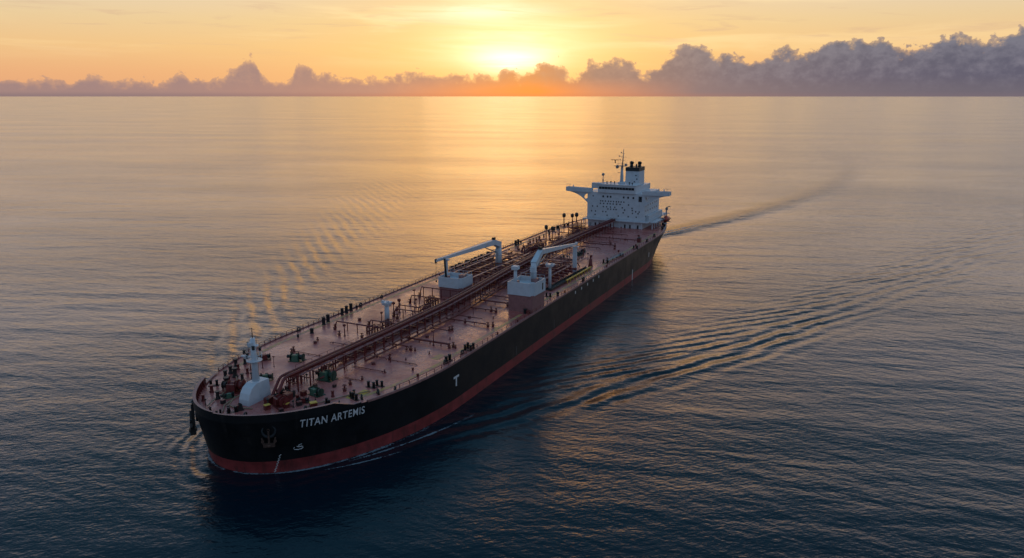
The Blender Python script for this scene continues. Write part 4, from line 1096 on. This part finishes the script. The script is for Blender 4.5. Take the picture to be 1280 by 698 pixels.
# ================================================================== accommodation block
HF = 297.0
mb = MB()
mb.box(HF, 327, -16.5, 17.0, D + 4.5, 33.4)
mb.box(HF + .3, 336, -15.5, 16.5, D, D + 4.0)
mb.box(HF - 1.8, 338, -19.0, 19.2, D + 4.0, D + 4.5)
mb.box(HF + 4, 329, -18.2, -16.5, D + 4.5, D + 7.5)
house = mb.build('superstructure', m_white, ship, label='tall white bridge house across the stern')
mb = MB()
for z in (D + 7.6, D + 10.5, D + 13.4, 30.3): mb.box(HF - .06, 327.05, -16.56, 17.06, z, z + .10)
mb.build('deck_edge', m_white, house)
# wheelhouse
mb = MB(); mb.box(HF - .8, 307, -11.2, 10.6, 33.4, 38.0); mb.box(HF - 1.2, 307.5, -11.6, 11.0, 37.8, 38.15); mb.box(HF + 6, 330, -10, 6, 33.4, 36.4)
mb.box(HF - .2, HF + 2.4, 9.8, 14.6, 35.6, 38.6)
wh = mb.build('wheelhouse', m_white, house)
def window(w_, h, tilt=0):
    m1 = MB(); m1.box(-.06, .05, -w_ / 2, w_ / 2, -h / 2, h / 2); return m1.build('window', m_glass, house)
w0 = window(1.55, 1.35)
for k in range(12):
    t = -9.2 + k * 1.72
    if k == 0: w0.location = P(HF - .82, t, 36.1)
    else: dup(w0, P(HF - .82, t, 36.1))
ws_ = window(.62, .72); used = False
rowsW = {31.2: [-13.6, -7.6, -5, 4.4, 10.0, -3.2, 7, 14.2], 28.6: [-9, -7.8, -6.2, -4.4, -3.0, -1.4, .2, 1.6, 3, 4.6], 27.2: [-9.2, -7.2, -5, -3.4, -1.6, .4, 2.4, 7.4],
         25.4: [-13.8, -11, -7.4, -5.4, -3.2, -.6, 3.8, 9.4], 24.2: [-4.6, -3, -1.2, .2, 5.2, 9.6], 22.6: [-14.4, -12.0, -7.6, -5.8, 4.4, 9.8, 13.0], 20.6: [-12.2, -5, 1.6, 7.4, 12.0], 23.6: [11.6, 13.6]}
for z, ts in rowsW.items():
    for t in ts:
        if not used: ws_.location = P(HF - .02, t, z); used = True
        else: dup(ws_, P(HF - .02, t, z), scale=1.0 if z < 31 else 1.45)
wl_ = window(.8, .9); wl_.rotation_euler = (0, 0, PI / 2); wl_.location = P(300, 16.52, 21)
for z in (21, 24, 27, 30.8):
    for s in (300, 304, 308.5, 313, 318, 322):
        if (z, s) != (21, 300): dup(wl_, P(s, 16.52, z), PI / 2)
# window band recess at deck level: doors and dark ports in the lowest tier
for t in (-15, -12, -9.5, -3, 5.5, 8.5, 13): MB().box(HF + .25, HF + .3, -t - .45, -t + .45, D + .2, D + 2.2).build('door', m_glass, house)
for k in range(9): MB().obox(P(HF - 1.5, -18.6 + k * 4.3, D), P(HF - 1.5, -18.6 + k * 4.3, D + 4.0), .25, .25).build('pillar', m_white, house)
mb = MB()
pts = [P(336, -17.2, D + 5.5), P(HF - 1.6, -17.2, D + 5.5), P(HF - 1.6, -19, D + 5.5), P(HF - 1.6, 18.8, D + 5.5), P(337.5, 18.8, D + 5.5)]
mb.tube(pts, .05, 5); mb.tube([(x, y, z - .5) for x, y, z in pts], .04, 4)
for k in range(16): mb.obox(P(HF - 1.6, -18.8 + k * 2.5, D + 4.5), P(HF - 1.6, -18.8 + k * 2.5, D + 5.5), .07, .07)
for k in range(17): mb.obox(P(HF - 1.4 + k * 2.4, 18.8, D + 4.5), P(HF - 1.4 + k * 2.4, 18.8, D + 5.5), .07, .07)
mb.build('railing', m_white, house)
# bridge wings with their curved brackets
def wing(side):
    mb = MB()
    mb.plate([[(15, 33.0), (29.6, 33.2), (30.0, 33.4), (30.0, 35.5), (15, 35.2)]], lambda a, c, d: P(HF - .5 + d, side * a, c), .25)
    mb.plate([[(15, 33.0), (29.6, 33.2), (30.0, 33.4), (30.0, 35.5), (15, 35.2)]], lambda a, c, d: P(HF + 3.6 + d, side * a, c), .25)
    mb.box(HF - .3, HF + 3.7, min(side * -15, side * -29.8), max(side * -15, side * -29.8), 33.35, 33.7)
    mb.box(HF - .5, HF + 3.85, -side * 30 - .12, -side * 30 + .12, 33.4, 35.6)
    o = mb.build('bridge_wing', m_white, house)
    curve = [(16.0, 26.3), (17.4, 27.4), (19.2, 29.0), (21.4, 30.6), (24.0, 31.9), (27.0, 32.8), (29.4, 33.25)]
    outer = curve + [(16.0, 33.3)]
    hole = [(17.8 + 1.3 * math.cos(k * PI / 6) + .25 * math.sin(k * PI / 6), 30.7 - .7 * math.cos(k * PI / 6) + 1.25 * math.sin(k * PI / 6)) for k in range(12)]
    m1 = MB(); m1.plate([outer, hole], lambda a, c, d: P(HF + .3 + d, side * a, c), .45)
    m1.build('wing_bracket', m_white, o)
    m2 = MB(); m2.obox(P(HF + 1.2, side * 27.6, 37.0), P(HF + 1.2, side * 30.6, 37.0), .2, .12); m2.obox(P(HF + 1.2, side * 28.4, 35.2), P(HF + 1.2, side * 28.4, 37), .1, .1)
    m2.build('wing_awning', m_steel, o)
    m3 = MB(); m3.cyl(P(HF + 2.2, side * 26.5, 35.2), P(HF + 2.2, side * 26.5, 36.6), .25, .3, 8); m3.build('wing_console', m_white, o)
for s_ in (1, -1): wing(s_)
# no door: flat panel by the port bracket, recess shade put in as colour
MB().box(HF - .07, HF + .02, -14.9, -13.0, 29.2, 32.2).build('door', m_pocket, house)

# funnel
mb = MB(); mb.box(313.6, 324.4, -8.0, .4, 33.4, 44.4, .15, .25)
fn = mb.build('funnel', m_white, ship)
MB().box(313.5, 324.5, -7.9, .3, 44.4, 46.5).build('funnel_top', m_dark, fn)
for s, t, h in ((317, 2.2, 49.0), (320, 6.0, 48.8), (321.5, 3.6, 47.4), (316.5, 5.2, 47.6)):
    r = 1.15 if h > 48 else .45
    mb = MB(); mb.cyl(P(s, t, 46.3), P(s, t, h - .6), r * .8, r * .8, 14); mb.cyl(P(s, t, h - .6), P(s + .5, t, h + .3), r, r, 14); mb.build('exhaust_pipe', m_dark, fn)
for t, z in ((6, 42), (6.6, 40), (2.5, 37.6), (5.2, 38.4)): MB().box(313.45, 313.62, -t - .35, -t + .35, z - .3, z + .3).build('funnel_vent', m_glass, fn)
# radar mast on the wheelhouse roof
mb = MB(); mb.cyl(P(303, 1.0, 38), P(303, 1.0, 48.0), 1.05, .62, 14); mb.box(301.5, 304.5, -2.5, .5, 38.1, 39.3)
rm = mb.build('radar_mast', m_white, ship)
mb = MB(); mb.box(301.2, 304.6, -3.6, 1.6, 48.0, 48.3)
for a in (-3.5, 1.5): mb.obox((301.3, a, 49.3), (304.5, a, 49.3), .09, .09)
for a in (301.3, 304.5): mb.obox((a, -3.5, 49.3), (a, 1.5, 49.3), .09, .09)
for a in (301.3, 304.5):
    for c in (-3.5, -1, 1.5): mb.obox((a, c, 48.3), (a, c, 49.3), .09, .09)
mb.build('mast_platform', m_steel, rm)
mb = MB(); mb.cyl(P(303, 1.2, 48.2), P(303, 1.6, 57.4), .38, .16, 10)
for z, w_ in ((51.0, 1.6), (53.0, 2.1), (55.0, 1.0)): mb.obox(P(303, 1.3 - w_, z + .3), P(303, 1.3 + w_, z), .14, .14); mb.box(302.8, 303.2, -1.3 + w_ - .2, -1.3 + w_ + .2, z + .1, z + .9)
mb.build('signal_yard', m_steel, rm)
mb = MB(); mb.cyl(P(302, -2.8, 49.5), P(302, -2.8, 51.2), .28, .28, 8); mb.obox(P(301.4, -5.2, 51.4), P(302.6, -.9, 51.4), .35, .35); mb.obox(P(302, -3.5, 48.1), P(302, -.2, 48.1), .5, .2)
mb.build('radar_scanner', m_dark, rm)
for q_, r_ in ((P(302.3, -1.6, 47.6), 1.0), (P(302.3, 3.4, 48.9), .7)): MB().ball(q_, r_).build('radome', m_steel, rm)
mb = MB(); mb.obox(P(302.5, -1.4, 44.3), P(302.9, .4, 44.3), .3, .2); mb.build('radar_scanner', m_dark, rm)
mb = MB()
for k in range(24): mb.obox(P(302.05, .7, 38.6 + k * .4), P(302.05, 1.3, 38.6 + k * .4), .07, .07)
mb.build('ladder', m_steel, rm)
# satellite dome on its post and small things on the roof
mb = MB(); mb.cyl(P(300, -9.0, 38.1), P(300, -9.0, 42.6), .28, .2, 8)
for q in (-.7, .7): mb.obox(P(300, -9 + q, 38.1), P(300, -9.0, 41.8), .1, .1)
sd = mb.build('satellite_mast', m_steel, ship); MB().ball(P(300, -9.0, 43.2), .85).build('satellite_dome', m_steel, sd)
put_h = [(298.5, -3.8, .9), (298.8, -1.8, .8), (299, -6.3, .6), (300, 6.5, .5), (298.6, 8.6, .5)]
for s, t, h in put_h: MB().lathe(P(s, t, 38.1), [(.35, 0), (.35, .2), (.14, .3), (.14, h), (.42, h + .1), (.42, h + .7), (.2, h + .9)], 10).build('searchlight', m_dark, wh)
mb = MB(); 
for k in range(12): mb.obox(P(HF - .8, -10.8 + k * 1.95, 38.1), P(HF - .8, -10.8 + k * 1.95, 39.1), .07, .07)
mb.tube([P(HF - .8, -10.8, 39.1), P(HF - .8, 10.6, 39.1)], .05, 5)
mb.build('railing', m_white, wh)
# after deck machinery on the port quarter: davit crane, frames, vents
mb = MB(); mb.cyl(P(326, 21.5, D), P(326, 21.5, D + 9.5), .4, .35, 8); mb.obox(P(326, 21.5, D + 9.3), P(322, 24.5, D + 10.6), .4, .4); mb.box(325.4, 326.8, -22.1, -20.9, D + 7.6, D + 9.0)
mb.build('provision_davit', m_steel, ship)
mb = MB()
for s in (300, 304.5, 309, 313.5): mb.obox(P(s, 20.5, D), P(s, 20.5, D + 4.0), .45, .45); mb.obox(P(s, 20.5, D + 4.0), P(s, 24.0, D + 4.4), .3, .3)
mb.box(299, 315, -22.6, -19.4, D + 3.9, D + 4.15)
mb.build('boat_deck', m_white, ship)
put(bitts, [(303, 25.4, R(90), .8), (312, 24.2, R(90), .8), (322, 22.0, R(90), .8)])
put(drumpost, [(306.5, 24.6, 0, .7), (318.5, 21.6, 0, .7), (334, 17.0, 0, .8)], h=1.8, r=.8)
mb = MB()
for k in range(14):
    s = 297 + k * 3.4; mb.obox(PH(s, hbr(s, D) - .45, D), PH(s, hbr(s, D) - .45, D + 1.5), .14, .14)
mb.tube([PH(297 + k * 3.4, hbr(297 + k * 3.4, D) - .45, D + 1.45) for k in range(14)], .07, 5)
mb.build('railing', m_white, ship)

# ---- lifeboats in davits: things of their own
def lifeboat(s, t, z, label, rz=0.0):
    M = Matrix.Rotation(PSI, 4, 'Z'); r = bpy.data.objects.new('lifeboat', None); COL.objects.link(r)
    r.location = M @ Vector(P(s, t, z)) + Vector(BOW); r.rotation_euler = (0, 0, PSI + rz)
    tag(r, label, 'lifeboat')
    mb = MB(); n_, m_ = 16, 14; b0 = len(mb.v)
    for j in range(m_ + 1):
        x = -4.2 + 8.4 * j / m_; e = math.sqrt(max(0.0, 1 - (x / 4.25) ** 2)) ** .7
        for i in range(n_):
            a = 2 * PI * i / n_; zz = math.sin(a)
            mb.v.append(Vector((x, 1.75 * e * math.cos(a), 1.9 + (1.45 if zz > 0 else 1.75) * e * zz)))
    for j in range(m_):
        for i in range(n_): mb.face((b0 + j * n_ + i, b0 + j * n_ + (i + 1) % n_, b0 + (j + 1) * n_ + (i + 1) % n_, b0 + (j + 1) * n_ + i), True)
    mb.build('boat_hull', m_orange, r)
    MB().box(-2.6, -.6, -.7, .7, 3.0, 4.0, .25, .2).build('canopy_turret', m_orange, r)
    MB().box(-3.6, 3.6, -1.86, 1.86, 1.75, 1.95, .3, .0).build('rubbing_strake', m_dark, r)
    for x in (-1.9, 1.0): MB().box(x - .3, x + .3, -1.72, 1.72, 2.35, 2.7).build('porthole', m_glass, r)
    return r
lifeboat(322.0, 22.8, D + 1.3, 'red enclosed lifeboat at the port quarter beside the white bridge house')
for x in (318.5, 325.5):
    mb = MB(); mb.obox(P(x, 20.2, D), P(x, 20.4, D + 5.6), .4, .4); mb.obox(P(x, 20.4, D + 5.6), P(x, 23.6, D + 6.0), .35, .35); mb.obox(P(x, 20.8, D + 1.0), P(x, 24.4, D + 1.0), .3, .4)
    mb.build('lifeboat_davit', m_white, ship)

# ---- mooring ropes lying on the foredeck
for lab, pts in (('pale mooring rope across the far side of the foredeck near the bow tip', [(6.0, -5.0), (8.6, -6.2), (12.6, -7.6), (17, -9.0)]),
                 ('pale mooring rope running aft from the bow tip beside the white mast house', [(5.0, 1.0), (8.0, -1.6), (12, -3.0), (16.0, -3.4), (20, -3.0)]),
                 ('long mooring rope lying along the near edge of the foredeck', [(12, 16.8), (17.5, 17.0), (26, 20.6), (31, 24.0)]),
                 ('curved mooring rope looped in front of the white mast house', [(9.5, 5.8), (8.0, 1.5), (9.0, -1.2), (13.5, -3.6)]),
                 ('mooring rope stretched between black rollers on the far foredeck', [(28, -19), (22.5, -12), (18, -8)])):
    tag(MB().tube([P(s, t, D + .35 + .12 * math.sin(i * 2)) for i, (s, t) in enumerate(pts)], .15, 5).build('mooring_rope', m_rope, None, BOW, PSI), lab, 'rope', 'mooring ropes on the foredeck')

# ================================================================== foam along the waterline
def foam_mat():
    m = bpy.data.materials.new('sea_foam'); m.use_nodes = True
    n = m.node_tree; X.nt = n; b = n.nodes['Principled BSDF']
    t = n.nodes.new('ShaderNodeTexCoord'); v = t.outputs['Object']
    a = noise(v, 0.9, 8.0, 0.75, 1.2); f = noise(v, 0.13, 3.0, 0.6)
    uv = n.nodes.new('ShaderNodeAttribute'); uv.attribute_name = 'edge'
    e = X(uv.outputs['Fac'])
    al = sstep(a + e * 0.40 + (f - .5) * .5, 0.70, 0.90)
    b.inputs['Base Color'].default_value = (0.30, 0.42, 0.48, 1); b.inputs['Roughness'].default_value = 0.7
    n.links.new((al * 0.6).k, b.inputs['Alpha'])
    return m
m_foam = foam_mat()
mb = MB(); ed = []
def foam_ribbon(line, w0, w1, side=1):
    K = len(line)
    for i in range(K - 1):
        for j in range(4):
            q = []
            for (ii, jj) in ((i, j), (i + 1, j), (i + 1, j + 1), (i, j + 1)):
                s, t = line[ii]; k = ii / (K - 1); wd = lerp(w0, w1, k)
                a = line[max(0, ii - 1)]; c = line[min(K - 1, ii + 1)]; dx_, dt_ = c[0] - a[0], c[1] - a[1]; l = math.hypot(dx_, dt_)
                f = jj / 4; q.append((s - dt_ / l * wd * f * 1, side * (t + dx_ / l * wd * f), 0.05)); ed.append(math.sin(PI * min(1, max(0, f * .85 + .15))) * math.sin(PI * min(1, .25 + k * .75)) * (1.0 if j >= 0 else 0))
            mb.quad(*[PH(*p) for p in q])
wlp = [(s, hbr(s, 0.0)) for s in [4.25 + 62 * (k / 60) ** 1.7 for k in range(61)]]
foam_ribbon(wlp, .9, 1.8, 1)
foam_ribbon([(s, hbr(s, 0.0)) for s in [4.25 + 25 * (k / 30) ** 1.7 for k in range(31)]], 1.2, .8, -1)
foam_ribbon([(20 + k * 1.6, hbr(20 + k * 1.6, 0) + 1.5 + 6.0 * (k / 30) ** 1.3) for k in range(31)], .8, 1.6, 1)
def track(s):
    a = s - 345.0; return a * 0.373 - a * a * 0.000372
for dt_off in (-3.5, 1.5):
    foam_ribbon([(s_, track(s_) + dt_off - cx(s_)) for s_ in [341 + 3.2 * k for k in range(34)]], 3.5, 2.0, 1)
foam_ribbon([(14 + k * 1.1, hbr(14 + k * 1.1, 0) + 3.0 + 3.5 * (k / 20)) for k in range(21)], .6, 1.2, 1)
fo = mb.build('foam', m_foam, None, BOW, PSI)
at_ = fo.data.attributes.new('edge', 'FLOAT', 'POINT'); at_.data.foreach_set('value', ed)
tag(fo, 'thin white foam line along the waterline of the bow', 'foam', kind='stuff')
